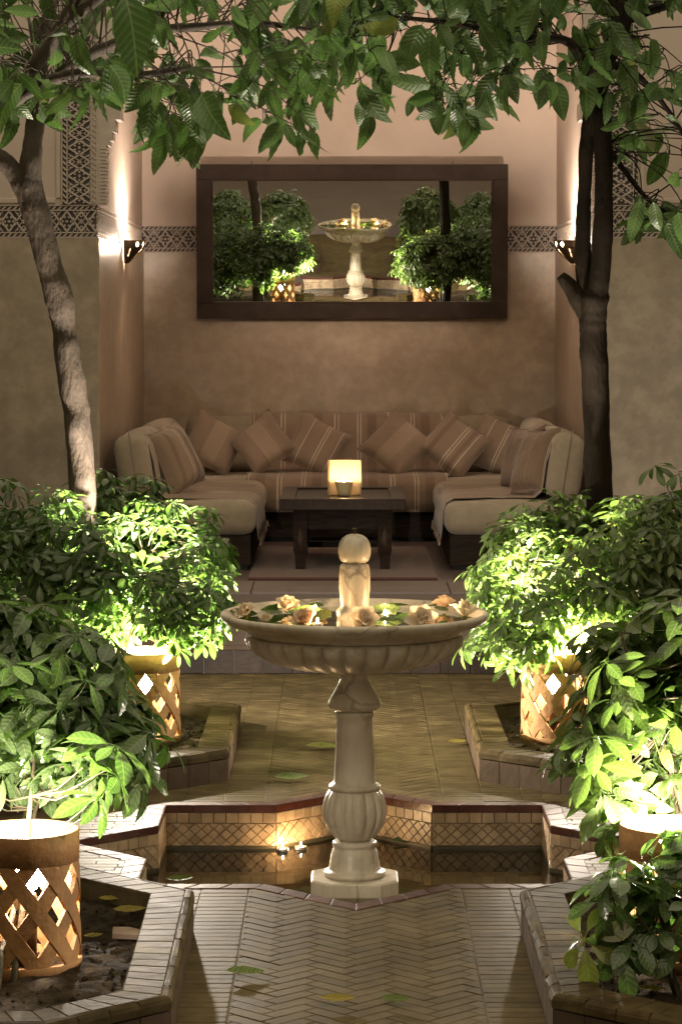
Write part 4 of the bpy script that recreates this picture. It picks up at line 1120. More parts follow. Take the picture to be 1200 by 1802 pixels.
pillow('striped brown cushion leaning on the arm below the flaring sconce', 309, 806, 18.4, .46, R(12), R(22), R(62), m_pil_many, 7, .18)
pillow('dark brown cushion seen edge on, deeper along the arm', 918, 804, 19.0, .45, R(8), R(20), R(-70), m_pil_dark, 8, .15)
pillow('dark brown cushion seen edge on, resting against the cream arm cushion', 941, 810, 18.2, .45, R(6), R(22), R(-68), m_pil_dark, 9, .15)

# ------------------------------------------------------------------ low table, lantern, rug
TX, TY = -.05, 9.05; TWd, TDp = .826, 1.30; TZ = .617 - FL
tb = thing('low_table', 'low dark wooden table with carved square legs in front of the banquette', 'table', (TX, TY, FL))
hx, hy = TWd / 2, TDp / 2
obj('top_panel', MB().box(-hx + .10, hx - .10, -hy + .10, hy - .10, TZ - .05, TZ - .014), m_table, tb)
for (x0, x1, y0, y1) in ((-hx, hx, -hy, -hy + .099), (-hx, hx, hy - .099, hy), (-hx, -hx + .099, -hy + .1, hy - .1), (hx - .099, hx, -hy + .1, hy - .1)):
    obj('top_border', MB().box(x0, x1, y0, y1, TZ - .075, TZ, b=.006), m_table, tb)
for (x0, x1, y0, y1) in ((-hx + .09, hx - .09, -hy + .085, -hy + .11), (-hx + .09, hx - .09, hy - .11, hy - .085), (-hx + .085, -hx + .11, -hy + .11, hy - .11), (hx - .11, hx - .085, -hy + .11, hy - .11)):
    obj('apron', MB().box(x0, x1, y0, y1, TZ - .205, TZ - .076), m_wood, tb)
for sx_ in (-1, 1):
    for sy_ in (-1, 1):
        cx, cy = sx_ * (hx - .135), sy_ * (hy - .10)
        lg = MB()
        for (za, zb, wa, wb) in ((0, .10, .030, .036), (.10, .14, .036, .046), (.14, TZ - .13, .046, .046), (TZ - .13, TZ - .077, .046, .050)):
            vs = [(cx + a * wa, cy + b * wa, za) for a, b in ((-1, -1), (1, -1), (1, 1), (-1, 1))] + [(cx + a * wb, cy + b * wb, zb) for a, b in ((-1, -1), (1, -1), (1, 1), (-1, 1))]
            lg.add(vs, [(3, 2, 1, 0), (4, 5, 6, 7)] + [(i, (i + 1) % 4, 4 + (i + 1) % 4, 4 + i) for i in range(4)])
        l = obj('leg', lg, m_wood, tb)
        # raised almond carving on the faces one can see
        n = 12
        for f in (-1, 1):
            vs = []
            for i in range(n + 1):
                t = i / n; wv = .028 * math.sin(PI * t) + .002; z = .12 + .17 * t
                vs += [(cx - wv, cy + f * .0455, z), (cx, cy + f * (.0455 + .014 * math.sin(PI * t)), z), (cx + wv, cy + f * .0455, z)]
            fs = [q for i in range(n) for q in ((3 * i, 3 * i + 1, 3 * i + 4, 3 * i + 3), (3 * i + 1, 3 * i + 2, 3 * i + 5, 3 * i + 4))]
            obj('carving', MB().add(vs, fs), m_table, l, True)
obj('stretcher', MB().box(-hx + .17, hx - .17, hy - .13, hy - .08, .06, .10), m_wood, tb)

lt = thing('paper_screen', 'folded parchment screen lit by a candle on the low table', 'lantern', (at(605.5, 866, 18.3).x, 18.3 + CAM_Y, FL + TZ - .013))
W2, HH = .108, .235
for (pa, pb) in (((-W2, .0), (0, .028)), ((0, .028), (W2, .0)), ((-W2 - .002, -.003), (-W2 + .012, -.12)), ((W2 + .002, -.003), (W2 + .006, -.12))):
    A, B = Vector(pa), Vector(pb); e = (B - A).normalized(); nn = Vector((-e.y, e.x)) * .0012
    sk = .012 if abs(pa[0]) == W2 else 0
    vs = [(p.x, p.y, z) for z in (0.0, HH) for p in (A - nn, B - nn, B + nn, A + nn)]
    obj('panel', MB().add(vs, [(3, 2, 1, 0), (4, 5, 6, 7)] + [(i, (i + 1) % 4, 4 + (i + 1) % 4, 4 + i) for i in range(4)]), m_paper, lt)
ck = thing('candle_cup', 'small tapered candle burning in front of the parchment screen', 'candle', (lt.location.x + .0, lt.location.y - .14, FL + TZ - .013))
obj('wax', MB().lathe([(0, 0), (.040, 0), (.043, .012), (.052, .05), (.062, .092), (.064, .100), (.059, .099), (.054, .088), (0, .085)], 32), m_wax, ck, True)
flame(ck, .088, .9)

rug = thing('rug', 'flat brown woven rug under the low table with dark red end stripe', 'rug', (-.05, 8.9, FL))
obj('field', MB().box(-.60, .60, -1.0, 1.35, .001, .010), m_rug, rug)
obj('border', MB().box(-.60, .60, -1.12, -1.002, .001, .011), m_rugred, rug)

# ------------------------------------------------------------------ leaves
def leaf_geo(L_, W_, fold=.18, droop=.25, ripple=0.0, n=8, tip=.85, wmax=.45, stalk=.0):
    """one leaf along +X, face up (+Z): folded along the midrib, drooping, ribbed"""
    vs = []; m = 5
    for i in range(n + 1):
        t = i / n
        wprof = (math.sin(PI * t ** (math.log(.5) / math.log(wmax))) ** tip) if 0 < t < 1 else 0.0
        ww = W_ / 2 * wprof + .0008
        x = L_ * t; zc = -droop * L_ * t * t
        x -= .12 * droop * L_ * t * t
        for j in range(m):
            s_ = (j - 2) / 2
            z = zc + fold * ww * abs(s_) + (ripple * (1 if (i + (0 if abs(s_) < .9 else 1)) % 2 else -1) * abs(s_) * wprof)
            vs.append((stalk + x - ripple * 2.0 * (1 - abs(s_)) * 0, ww * s_, z))
    fs = [(i * m + j, (i + 1) * m + j, (i + 1) * m + j + 1, i * m + j + 1) for i in range(n) for j in range(m - 1)]
    return vs, fs
def frame(d, up, roll=0.0):
    d = Vector(d).normalized(); up = Vector(up); z = (up - d * up.dot(d))
    if z.length < 1e-4: z = Vector((1, 0, 0)) - d * d.x
    z.normalize(); y = z.cross(d)
    M = Matrix(((d.x, y.x, z.x), (d.y, y.y, z.y), (d.z, y.z, z.z))).to_4x4()
    return M @ Matrix.Rotation(roll, 4, 'X')
def tree_leaf_variants():
    out = []
    for k in range(10):
        mb = MB()
        v, f = leaf_geo(1.0, .34 + .05 * (k % 3) + .02 * (k % 4), .10 + .13 * (k % 3), .06 + .14 * (k % 4), .018, 14, .72 + .06 * (k % 3), .40 + .04 * (k % 2), .10)
        tw_, bd_ = (-.5, .35, 0, .8, -.25, .15, -.9, .5, .1, -.4)[k], (.10, -.12, .02, .16, -.06, -.18, .05, .2, -.1, 0)[k]
        v0 = v; v = [(x, y * math.cos(tw_ * x) - z * math.sin(tw_ * x) + bd_ * (x - .1) ** 2, z * math.cos(tw_ * x) + y * math.sin(tw_ * x) + .02 * math.sin(9 * x + k)) for x, y, z in v]
        mb.add(v, f, [(p[0] - .1, p[1], 0) for p in v0]); mb.tube([(-.02, 0, .01), (.05, 0, .004), (.11, 0, 0)], [.011, .009, .008], 4, False)
        out.append(mb)
    return out
def whorl_variants(n_leaf, L_, W_, seed):
    out = []
    for k in range(6):
        r2 = random.Random(seed + k); mb = MB(); n = n_leaf + (k % 3) - 1
        for i in range(n):
            a = 2 * PI * i / n + r2.uniform(-.15, .15); s_ = r2.uniform(.78, 1.12)
            v, f = leaf_geo(L_ * s_, W_ * s_ * r2.uniform(.9, 1.1), .18, r2.uniform(.15, .45), 0, 6, .72, .60, .022)
            el = R(r2.uniform(-38, 8)); M = Matrix.Rotation(a, 4, 'Z') @ Matrix.Rotation(-el, 4, 'Y') @ Matrix.Rotation(r2.uniform(-.35, .35), 4, 'X')
            mb.add([M @ Vector(p) for p in v], f, [((p[0] - .022) / L_ / s_, p[1] / L_ / s_, 0) for p in v])
            mb.add([M @ Vector(p) for p in ((0, -.0014, .001), (.026, -.0012, 0), (.026, .0012, 0), (0, .0014, .001))], [(0, 1, 2, 3)])
        mb.tube([(0, 0, -.075), (.004, .002, -.03), (0, 0, 0)], [.0022, .0018, .0016], 4, False)
        out.append(mb)
    return out
def xform(mb, M):
    return [tuple(M @ Vector(p)) for p in mb.v]

TREE_V = tree_leaf_variants()
def meshes(vs, mat, nm='leaf'):
    out = []
    for mb in vs:
        me = mb.mesh(nm, True); me.materials.append(mat); out.append(me)
    return out

# ------------------------------------------------------------------ umbrella shrubs
def shrub(label, base, blobs, n, whorls, mat, scale=1.0, droop=0.25, seed=0, stems=4, avoid=(), group='umbrella shrubs in the planting beds', trunk_r=.012):
    r2 = random.Random(seed); B = Vector(base)
    t = thing('umbrella_shrub', label, 'shrub', B, 0, group)
    ms = meshes(whorls, mat)
    # forks: stems rise from the soil and spread inside the crown
    nodes = []
    tot = sum(b[1][0] * b[1][1] * b[1][2] for b in blobs)
    for k in range(stems):
        b = blobs[k % len(blobs)]; c = Vector(b[0]); rd = b[1]
        end = c + Vector((r2.uniform(-.55, .55) * rd[0], r2.uniform(-.55, .55) * rd[1], r2.uniform(-.1, .6) * rd[2]))
        st = B + Vector((r2.uniform(-.05, .05), r2.uniform(-.05, .05), 0)); mid = st.lerp(end, .5) + Vector((r2.uniform(-.05, .05), r2.uniform(-.05, .05), .06))
        pts = []
        for i in range(9):
            q = i / 8; p = st * (1 - q) ** 2 + mid * 2 * q * (1 - q) + end * q * q
            if 0 < i < 8: p = p + Vector((r2.uniform(-.008, .008), r2.uniform(-.008, .008), 0))
            pts.append(p)
        obj('stem', MB().tube([p - B for p in pts], [trunk_r * (1 - .6 * i / 8) for i in range(9)], 7), m_stem, t, True)
        nodes += pts[3:]
    tw = MB(); extra = MB(); cnt = 0; tries = 0
    wts = [b[1][0] * b[1][1] * b[1][2] for b in blobs]
    pts = []
    while len(pts) < n and tries < n * 40:
        tries += 1
        b = r2.choices(blobs, wts)[0]; c, rd = Vector(b[0]), b[1]
        while True:
            q = Vector((r2.uniform(-1, 1), r2.uniform(-1, 1), r2.uniform(-1, 1)))
            if .60 < q.length < 1: break
        if r2.random() > .35 + .65 * q.length ** 2: continue
        # lumpy outline
        lump = .82 + .18 * math.sin(5 * q.x + seed) * math.sin(4 * q.y + 2 * seed) + r2.uniform(-.05, .14)
        p = c + Vector((q.x * rd[0], q.y * rd[1], q.z * rd[2])) * lump
        bad = False
        for key, (lx, ly) in LAMPS.items():
            dl = math.hypot(p.x - lx, p.y - ly)
            if dl < .21 and p.z < .66: bad = True
            if dl < {'fl': .16, 'fr': .15, 'nl': .17, 'nr': .15}[key] + {'fl': .26, 'fr': .20, 'nl': .22, 'nr': .14}[key] * max(0, p.z - .45): bad = True
        if False:                   # a gap in the leaves through which the lamp reaches the wall
            k_ = (p.y - 1.8) / 6.55
            if math.hypot(p.x - .835 - 1.5 * k_, p.z - .43 - 2.25 * k_) < .09 + .30 * (p.y - 1.8): bad = True
        for av in avoid:
            if av(p): bad = True
        if p.z < .10 or bad: continue
        pts.append((p, q))
    for p, q in pts:
        out = Vector((q.x, q.y, q.z * .8)).normalized()
        up = (Vector((0, 0, 1)) * r2.uniform(.55, 1.1) + out * r2.uniform(.4, 1.0) + Vector((r2.gauss(0, .25), r2.gauss(0, .25), 0))).normalized()
        M = Matrix.Translation(p) @ frame((Vector((1, 0, 0)) - up * up.x + Vector((0, .01, 0))), up, 0) @ Matrix.Rotation(r2.uniform(0, 6.28), 4, 'Z')
        s_ = scale * r2.uniform(.7, 1.15); M = M @ Matrix.Diagonal((s_, s_, s_, 1))
        k = r2.randrange(len(whorls))
        if cnt < 300:
            o = bpy.data.objects.new('leaf', ms[k]); C.objects.link(o); o.parent = t; o.matrix_basis = Matrix.Translation(-B) @ M
        else: extra.add([Vector(v) - B for v in xform(whorls[k], M)], whorls[k].f, whorls[k].uv + [(0.5, 0.3, 0)] * (len(whorls[k].v) - len(whorls[k].uv)))
        cnt += 1
        root = M @ Vector((0, 0, -.072)); nd = min(nodes, key=lambda a: (a - root).length_squared)
        md = nd.lerp(root, .5) + Vector((0, 0, -.02))
        tw.tube([nd - B, md - B, root - B], [.0034, .0026, .0022], 4, False)
    stuff(obj('twig', tw, m_stem, t, True))
    if extra.v:
        e = stuff(obj('leaf', extra, mat, t, True))
    return t
W_MID = whorl_variants(8, .088, .034, 100)
W_FINE = whorl_variants(8, .070, .026, 200)
W_BIG = whorl_variants(7, .108, .041, 300)
W_OVAL = whorl_variants(7, .098, .044, 400)
path_clear = lambda p: abs(p.x) < .43 and p.z < 1.3
shrub('broad bushy umbrella shrub under the leaning tree, its dense crown arching over the lattice lamp', (-1.08, 1.95, .06),
      [((-.86, 1.95, .82), (.42, .60, .29)), ((-1.20, 1.75, .72), (.45, .50, .40)), ((-.68, 1.62, .68), (.27, .40, .22)), ((-1.02, 2.38, .78), (.52, .20, .38))], 1120, W_FINE, m_leaf_shrub, 1.0, seed=1, stems=6, avoid=(path_clear, lambda p: p.x > -.62 and p.z < .42))  # last leaf clump added at the back, to keep lamp light off the alcove
shrub('fine leaved shrub against the courtyard edge beyond the leaning tree', (-1.85, 2.0, .06),
      [((-1.75, 2.0, .72), (.50, .55, .50)), ((-1.6, 1.6, .45), (.42, .4, .35))], 560, W_FINE, m_leaf_shrub, 1.05, seed=2, stems=5)
shrub('bright umbrella shrub under the dark forked tree, leaves reaching toward the fountain bowl', (1.02, 2.0, .06),
      [((.82, 1.95, .68), (.36, .55, .32)), ((1.10, 1.85, .76), (.40, .50, .36)), ((.66, 1.70, .50), (.21, .30, .17)), ((.98, 2.38, .74), (.46, .20, .36))], 1040, W_FINE, m_leaf_lime, 1.05, seed=3, stems=6, avoid=(path_clear, lambda p: p.x < .64 and p.z < .34))  # last clump added behind here too, blocking the lamp towards the alcove
shrub('loose tall shrub with spreading sprays behind the forked trunk', (1.72, 2.1, .06),
      [((1.55, 2.1, .86), (.50, .5, .36)), ((1.65, 1.8, .50), (.45, .45, .38))], 480, W_MID, m_leaf_shrub, 1.05, seed=4, stems=5)
shrub('dark large leaved shrub rising on a thin stem beside the unobstructed lattice lamp', (-.94, -2.28, .06),
      [((-.97, -1.60, .74), (.38, .38, .28)), ((-.74, -1.60, .62), (.22, .28, .16)), ((-1.10, -1.75, .60), (.24, .28, .17)), ((-.80, -2.0, .58), (.22, .22, .14))], 330, W_BIG, m_leaf_shrub, .98, seed=5, stems=3, trunk_r=.009,
      avoid=(lambda p: p.z < .47 and p.y < -1.75,))
shrub('vivid lime umbrella shrub with long drooping leaves over the half hidden lamp', (1.02, -1.62, .06),
      [((.90, -1.72, .80), (.32, .36, .24)), ((.78, -1.75, .60), (.24, .28, .20)), ((1.05, -1.85, .68), (.3, .3, .25))], 340, W_BIG, m_leaf_lime, .98, seed=6, stems=5, avoid=(path_clear,))
shrub('low dark shrub with oval leaves spilling over the kerb before the half hidden lamp', (.86, -2.36, .06),
      [((.72, -2.36, .30), (.24, .14, .15)), ((.84, -2.30, .40), (.16, .10, .12))], 38, W_OVAL, m_leaf_shrub, .95, seed=7, stems=4, trunk_r=.007)
shrub('wide shrub filling the outer side of the front bed under hanging leaves', (-1.75, -1.7, .06),
      [((-1.7, -1.75, .62), (.45, .6, .42))], 260, W_MID, m_leaf_shrub, 1.05, seed=8, stems=4)
shrub('wide shrub filling the outer side of the front bed by the lime one', (1.75, -1.7, .06),
      [((1.68, -1.75, .60), (.45, .6, .42))], 240, W_MID, m_leaf_shrub, 1.05, seed=9, stems=4)

# ------------------------------------------------------------------ trees
def bez(p, n=10, wob=0.0, r2=None):
    """smooth line through the points"""
    p = [Vector(q) for q in p]; out = []
    for i in range(len(p) - 1):
        a, b, c, d = p[max(i - 1, 0)], p[i], p[i + 1], p[min(i + 2, len(p) - 1)]
        for k in range(n):
            t = k / n
            q = 0.5 * ((2 * b) + (c - a) * t + (2 * a - 5 * b + 4 * c - d) * t * t + (3 * b - a - 3 * c + d) * t ** 3)
            if wob and r2: q += Vector((r2.uniform(-wob, wob), r2.uniform(-wob, wob), r2.uniform(-wob, wob)))
            out.append(q)
    out.append(p[-1]); return out
def lerp_r(rs, n):
    out = []
    for i in range(len(rs) - 1): out += [rs[i] + (rs[i + 1] - rs[i]) * k / n for k in range(n)]
    return out + [rs[-1]]
def tree(label, base, trunk, limbs, clusters, mat_bark, seed):
    """trunk / limbs: lists of (points, radii); clusters: list of (leaf attach point, size, heading)"""
    r2 = random.Random(seed); B = Vector(base)
    t = thing('courtyard_tree', label, 'tree', B)
    nodes = []
    def limb(nm, pts, rad, knots=()):
        ln_ = sum((Vector(a) - Vector(b)).length for a, b in zip(pts, pts[1:])); pp = bez(pts, 8, .0015 if ln_ > .3 else 0, r2); rr = lerp_r(rad, 8); L8 = len(pp)
        rr = [a * (1 + .035 * math.sin(i * .42 + seed) + .02 * math.sin(i * .9 + 2 * seed)) for i, a in enumerate(rr)]
        mb = MB().tube([q - B for q in pp], rr, 16, True, .012)
        for q_ in range(int(L8 / 10) if nm == 'trunk' else 0):
            t_, a_, am = r2.uniform(.08, .95) * (L8 - 1), r2.uniform(0, 6.28), r2.uniform(.10, .26)
            for i in range(L8):
                g_ = math.exp(-((i - t_) / 1.4) ** 2)
                if g_ > .03:
                    for k2 in range(16):
                        da = math.cos(2 * PI * k2 / 16 - a_); vi = i * 16 + k2
                        if da > 0:
                            v = Vector(mb.v[vi]); c_ = pp[i] - B; mb.v[vi] = tuple(c_ + (v - c_) * (1 + am * g_ * da ** 3))
        obj(nm, mb, mat_bark, t, True); return pp
    for pts, rad in trunk: limb('trunk', pts, rad)
    for pts, rad in limbs: nodes += limb('branch', pts, rad)
    ms = meshes(TREE_V, m_leaf_tree); tw = MB(); extra = MB(); leaves = []
    for c in clusters:
        p = Vector(c[0]); nd = min(nodes, key=lambda a: (a - p).length_squared + (0.15 if a.z < p.z - .1 else 0))
        m1 = nd.lerp(p, .5) + Vector((r2.uniform(-.10, .10), r2.uniform(-.10, .10), r2.uniform(.0, .12)))
        line = bez([nd, m1, p], 5)
        tw.tube([q - B for q in line], [.0042 - .0022 * i / (len(line) - 1) for i in range(len(line))], 5, False)
        for q, s_, up in c[1]:
            q = Vector(q); leaves.append((q, s_, up))
            if (q - p).length > .02: tw.tube([p - B, (p + q) / 2 + Vector((0, 0, .012)) - B, q - B], [.0028, .0022, .002], 4, False)
    r2.shuffle(leaves)
    leaves.sort(key=lambda l: 0 if EYE + .0 < l[0].z < 3.22 and abs(l[0].x) < 1.7 else 1)
    for i, (q, s_, up) in enumerate(leaves):
        h = r2.uniform(0, 6.28); dv = Vector((math.cos(h) * (0.1 + r2.random() ** 1.5 * 1.3), math.sin(h) * (0.1 + r2.random() ** 1.5 * 1.3), -1)) if not up else Vector((math.cos(h), math.sin(h), r2.uniform(-.5, .35)))
        hh = r2.uniform(0, 6.28); nv = Vector((math.cos(hh), math.sin(hh), .5))
        if r2.random() < .5: nv = Vector((r2.uniform(-.7, .7), r2.choice((-1, -1, 1)), .35))
        M = Matrix.Translation(q) @ frame(dv, nv) @ Matrix.Diagonal((s_, s_, s_, 1))
        k = r2.randrange(len(ms))
        if i < 300:
            o = bpy.data.objects.new('leaf', ms[k]); C.objects.link(o); o.parent = t; o.matrix_basis = Matrix.Translation(-B) @ M
        else: extra.add([Vector(v) - B for v in xform(TREE_V[k], M)], TREE_V[k].f, TREE_V[k].uv + [(0.5, 0.3, 0)] * (len(TREE_V[k].v) - len(TREE_V[k].uv)))
    stuff(obj('twig', tw, mat_bark, t, True))
    if extra.v: stuff(obj('leaf', extra, m_leaf_tree, t, True))
    return t
def edge_of(table):
    def f(x):
        for (a, ya), (b, yb) in zip(table, table[1:]):
            if a <= x <= b: return ya + (yb - ya) * (x - a) / (b - a)
        return table[-1][1]
    return f
EDGE = edge_of([(-120, 250), (0, 280), (60, 285), (105, 225), (150, 230), (185, 200), (225, 215), (260, 285), (310, 300), (345, 305), (385, 300), (405, 200), (440, 205), (475, 285), (520, 300), (552, 285), (575, 200), (610, 220), (655, 245), (690, 190), (735, 200), (785, 255), (830, 285), (862, 205), (900, 180), (945, 225), (985, 262), (1015, 235), (1060, 180), (1085, 330), (1110, 420), (1150, 470), (1200, 460), (1330, 400)])
HOLES = [(355, 85, 70, 32), (640, 165, 20, 26), (985, 110, 34, 38), (505, 60, 40, 24), (700, 130, 18, 22), (1165, 60, 60, 55), (1150, 345, 32, 40), (1185, 250, 18, 40), (205, 100, 30, 16), (930, 150, 18, 22)]
def clusters_for(x0, x1, n, seed, Z0, Z1, smin=.075, smax=.20, above=True):
    r2 = random.Random(seed); out = []; tries = 0
    while len(out) < n and tries < n * 60:
        tries += 1
        x = r2.uniform(x0, x1); lo = EDGE(x); ymin = -230 if above else 0
        y = r2.uniform(ymin, lo - 55); Z = r2.uniform(Z0, Z1)
        if any(((x - a) / b_) ** 2 + ((y + 35 - b) / c_) ** 2 < 1 for a, b, b_, c_ in HOLES): continue
        p = at(x, y, Z); lv = []
        for k in range(r2.randint(3, 5)):
            q = p + Vector((r2.gauss(0, .055), r2.gauss(0, .06), r2.uniform(-.05, .02)))
            s_ = r2.uniform(smin, smax); sx_ = (q.x - CAM_X) * FOCAL / (q.y - CAM_Y) + VX; tipy = VY - (q.z - s_ - EYE) * FOCAL / (q.y - CAM_Y)
            if tipy > EDGE(max(-120, min(1330, sx_))) + 14: continue
            if any(((sx_ - a) / b_) ** 2 + ((tipy - 25 - b) / c_) ** 2 < .8 for a, b, b_, c_ in HOLES): continue
            lv.append((q, s_, r2.random() < .26))
        if lv: out.append((p, lv))
    return out
ZT = 11.35
A_ = lambda x, y, z=ZT: at(x, y, z)
lc = clusters_for(-120, 250, 105, 21, 9.9, 12.3) + clusters_for(235, 590, 130, 22, 10.0, 12.2)
# a few large leaves hanging lowest, close to the camera side of the crown
for (x, y, z, s_) in ((352, 158, 9.6, .235), (520, 190, 9.9, .185), (188, 105, 10.0, .175), (70, 175, 10.6, .17), (215, -25, 8.7, .27), (300, 190, 10.6, .2), (250, 160, 10.7, .2)):
    q = at(x, y, z); lc.append((q + Vector((0, 0, .02)), [(q, s_, False)]))
b0 = A_(152, 1290); b0.z = .06
tree('leaning grey barked tree with large ribbed leaves beside the carved stucco panel', b0,
     [([b0, A_(150, 1000), A_(146, 885), A_(138, 760), A_(126, 670), A_(113, 585), A_(106, 530), A_(88, 470), A_(68, 390), A_(52, 325), A_(56, 270), A_(62, 200, 11.45), A_(70, 110, 11.6), A_(95, -20, 11.7), at(120, -160, 11.8)], [.062, .058, .055, .055, .058, .050, .058, .056, .056, .058, .042, .038, .033, .028, .02])],
     [([A_(64, 385), A_(42, 330), A_(14, 290), A_(-22, 262), A_(-60, 225, 11.2)], [.048, .046, .040, .034, .030]),
      ([A_(-60, 225, 11.2), A_(-10, 172, 10.9), A_(55, 122, 10.7), A_(105, 48, 10.6), A_(160, -60, 10.5)], [.030, .030, .028, .027, .022]),
      ([A_(-60, 225, 11.2), A_(0, 194, 10.95), A_(70, 150, 10.8), A_(138, 128, 10.7), A_(240, 132, 10.7), A_(335, 118, 10.8)], [.030, .027, .024, .020, .016, .010]),
      ([A_(62, 165, 11.45), A_(150, 100, 11.3), A_(250, 60, 11.2), A_(330, 47, 11.1), A_(450, 40, 11.0), A_(570, 55, 11.0)], [.030, .026, .022, .018, .013, .008]),
      ([A_(105, 48, 10.6), A_(230, -40, 10.5), A_(380, -90, 10.6), A_(540, -110, 10.8)], [.024, .020, .014, .008])],
     lc, m_bark, 31)
rc = clusters_for(555, 900, 155, 23, 10.3, 12.6) + clusters_for(880, 1065, 60, 24, 10.6, 12.6) + clusters_for(1065, 1330, 92, 25, 10.8, 12.8)
b1 = at(1062, 1290, 11.5); b1.z = .06
Bz = lambda x, y, z=11.5: at(x, y, z)
tree('dark forked tree with twin upright stems in front of the carved stucco corner', b1,
     [([b1, Bz(1062, 1000), Bz(1056, 900), Bz(1051, 780), Bz(1047, 660), Bz(1043, 580), Bz(1046, 530, 11.47), Bz(1056, 480, 11.44), Bz(1062, 380, 11.42), Bz(1062, 270, 11.43), Bz(1056, 180, 11.45), Bz(1050, 140, 11.5)], [.060, .056, .057, .058, .057, .060, .056, .045, .040, .040, .042, .046]),
      ([Bz(1044, 610), Bz(1034, 530), Bz(1026, 440), Bz(1028, 340), Bz(1034, 240), Bz(1046, 160)], [.046, .042, .034, .030, .030, .034])],
     [([Bz(1046, 570), Bz(1016, 520), Bz(986, 484)], [.050, .046, .020]),
      ([Bz(1048, 170), Bz(1066, 110), Bz(1092, 55), Bz(1110, -40), Bz(1120, -160)], [.046, .038, .036, .032, .02]),
      ([Bz(1046, 165), Bz(1030, 120), Bz(1012, 85), Bz(985, 68), Bz(900, 62, 11.3), Bz(800, 40, 11.2), Bz(690, 28, 11.2)], [.036, .026, .022, .018, .015, .012, .008]),
      ([Bz(1036, 150, 11.4), Bz(1062, 95, 11.3), Bz(1085, 45, 11.3), Bz(1068, -30, 11.3), Bz(1020, -140, 11.3)], [.030, .027, .025, .022, .016]),
      ([Bz(1085, 40), Bz(1140, 18, 11.6), Bz(1215, 2, 11.7), Bz(1290, 30, 11.8)], [.030, .024, .018, .010]),
      ([Bz(1062, 250), Bz(1092, 290, 11.8), Bz(1140, 350, 12.0), Bz(1205, 395, 12.1)], [.020, .014, .010, .006]),
      ([Bz(1066, 110), Bz(1120, 130, 11.7), Bz(1180, 200, 11.9), Bz(1240, 300, 12.0)], [.020, .014, .010, .006]),
      ([Bz(1062, -20, 11.3), Bz(900, -70, 11.2), Bz(730, -90, 11.1), Bz(590, -70, 11.1)], [.024, .020, .014, .008])],
     rc, m_bark2, 32)

# ------------------------------------------------------------------ fallen leaves
FL_ = [leaf_geo(1.0, .40, .25, .12, .010, 8, .8, .45, .05), leaf_geo(1.0, .34, .4, .2, .008, 8, .8, .45, .05)]
def fallen(label, loc, rz, s, mat, k=0, group='leaves fallen in the courtyard', roll=0.0):
    v, f = FL_[k]; mb = MB().add([(p[0], p[1] + .12 * (p[0] - .5) ** 2, p[2] + .30 * (p[0] - .5) ** 2 + rnd.uniform(-.006, .006)) for p in v], f, [(p[0] - .05, p[1], 0) for p in v])
    s *= 1.15
    o = obj('fallen_leaf', mb, mat, None, True); o.location = loc; o.scale = (s, s, s); o.rotation_euler = (roll or .30, -.10, rz)
    return tag(o, label, 'leaf', group)
fz = .012
def gp(x, y, z=0.0):
    Z = (EYE - z) * FOCAL / (y - VY); p = at(x, y, Z); return (p.x, p.y, z)
g = lambda x, y, z=0.0: (gp(x, y, z)[0], gp(x, y, z)[1], z + fz)
fallen('green fallen leaf curled on the paving close to the kerb of the clear lamp', g(392, 1722), .15, .10, m_leaf_green, 1)
fallen('yellow green fallen leaf on the front paving, midway along its edge', g(560, 1768), -.1, .085, m_leaf_yellow)
fallen('broad green fallen leaf on the front paving, pointing off to the side', g(668, 1766), -.5, .075, m_leaf_green)
fallen('long pale green leaf on the paving just beyond the basin rim', g(478, 1376), .0, .125, m_leaf_green)
fallen('darker curled leaf on the paving behind the fountain shaft', g(536, 1322), .3, .13, m_leaf_green, 1)
fallen('small yellow leaf on the paving near the forked tree kerb', g(786, 1312), .15, .07, m_leaf_yellow)
fallen('yellow leaf lying on the soil beside the clear lamp, closer to the kerb corner', g(196, 1612, .07), .1, .085, m_leaf_yellow)
fallen('olive leaf on the shaded soil nearest the kerb behind the clear lamp', g(172, 1590, .07), -.2, .06, m_leaf_yellow)
fallen('little yellow leaf against the foot of the clear lamp', g(146, 1658, .07), .4, .05, m_leaf_yellow)
fallen('green leaf floating at the basin corner next to the kerb', (-.66, .12, WATER_Z + .006), .1, .085, m_leaf_green)
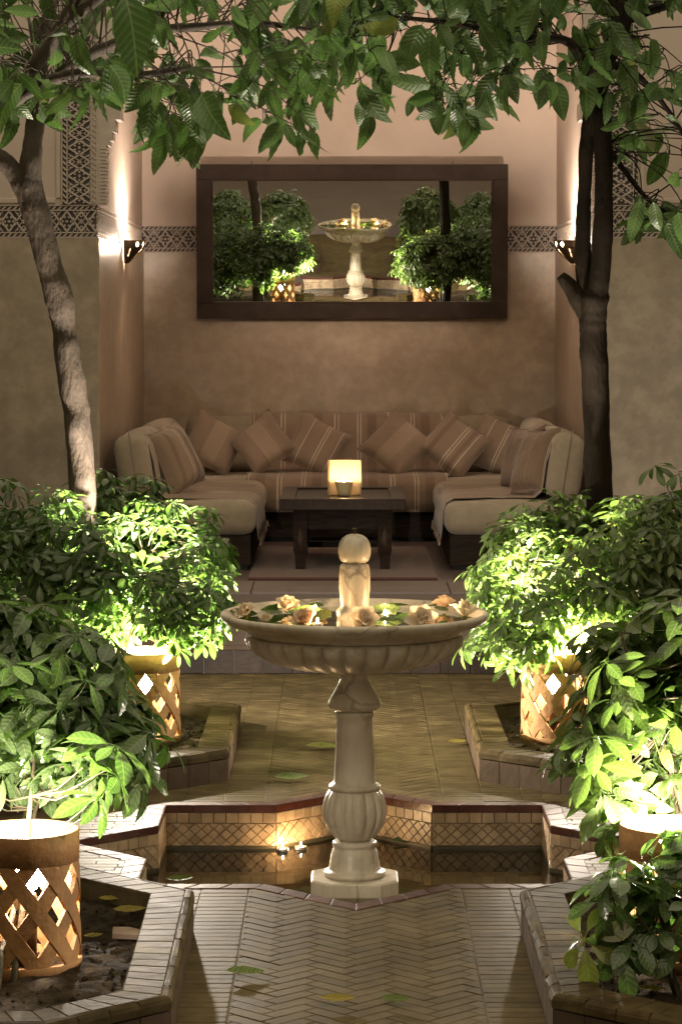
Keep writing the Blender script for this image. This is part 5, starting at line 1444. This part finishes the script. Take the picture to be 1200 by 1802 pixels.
fallen('dark leaf floating against the far basin wall beside the fluted bulb', (.13, .80, WATER_Z + .005), -.1, .13, m_leaf_tree, 1)
fallen('dry leaf on the soil under the oval leaved shrub', g(1120, 1752, .07), .1, .07, m_leaf_yellow, 1)
for i, (x, y, rz, s_, lab) in enumerate(((-.33, .02, 2.6, .10, 'dark leaf floating in the bowl next to the blush rosebud'), (-.20, -.10, .4, .09, 'green leaf floating in the bowl between bud and peach rose'), (-.07, -.14, 2.2, .11, 'broad dark green leaf floating in the bowl before the finial foot'),
                                   (-.03, -.19, .3, .09, 'green leaf folded over the bowl rim beside the middle rose'), (.13, -.12, -.4, .10, 'dark leaf floating among shadows beside the middle rose'), (.17, .10, 2.8, .11, 'dark leaf floating behind the wide blush rose'),
                                   (.32, -.10, .2, .08, 'green leaf floating between wide rose and spiky bloom'), (-.18, .20, 1.0, .11, 'dark leaf floating under the white rose'), (.24, .20, .5, .10, 'dim leaf floating at the back of the bowl by the shaded rose'), (-.26, .10, 1.9, .09, 'olive leaf floating below the white rose stem'),
                                   (-.30, -.05, 1.2, .11, 'dark leaf standing up between the rosebud and the blush rose'), (-.10, .02, 2.9, .12, 'dark leaf behind the peach rose under the big floating candle'), (.08, -.20, .9, .10, 'dark leaf pressed to the rim beside the middle rose'),
                                   (.15, -.05, 2.0, .12, 'dark leaf floating by the small tealight'), (.29, .03, 1.4, .11, 'dark leaf floating between spiky bloom and half hidden candle'), (.20, .28, 2.6, .11, 'dim leaf touching the far rim behind the roses'), (-.33, .13, .6, .10, 'dark leaf by the far rim beside the white rose'))):
    fallen(lab, (x, y, BWZ + .008 + .004 * (i % 3)), rz, s_, (m_leaf_tree, m_leaf_green)[i in (3, 6, 9)], i % 2, 'leaves floating in the fountain bowl', rnd.uniform(-.9, .9))
sh = tag(obj('clay_shard', MB().prism([(-.05, -.02), (.03, -.03), (.055, .0), (.02, .028), (-.03, .03)], 0, .014), m_pebble), 'pale broken clay shard on the soil between lamp and kerb corner', 'shard')
sh.location = g(222, 1655, .066); sh.rotation_euler = (.2, .1, .5)
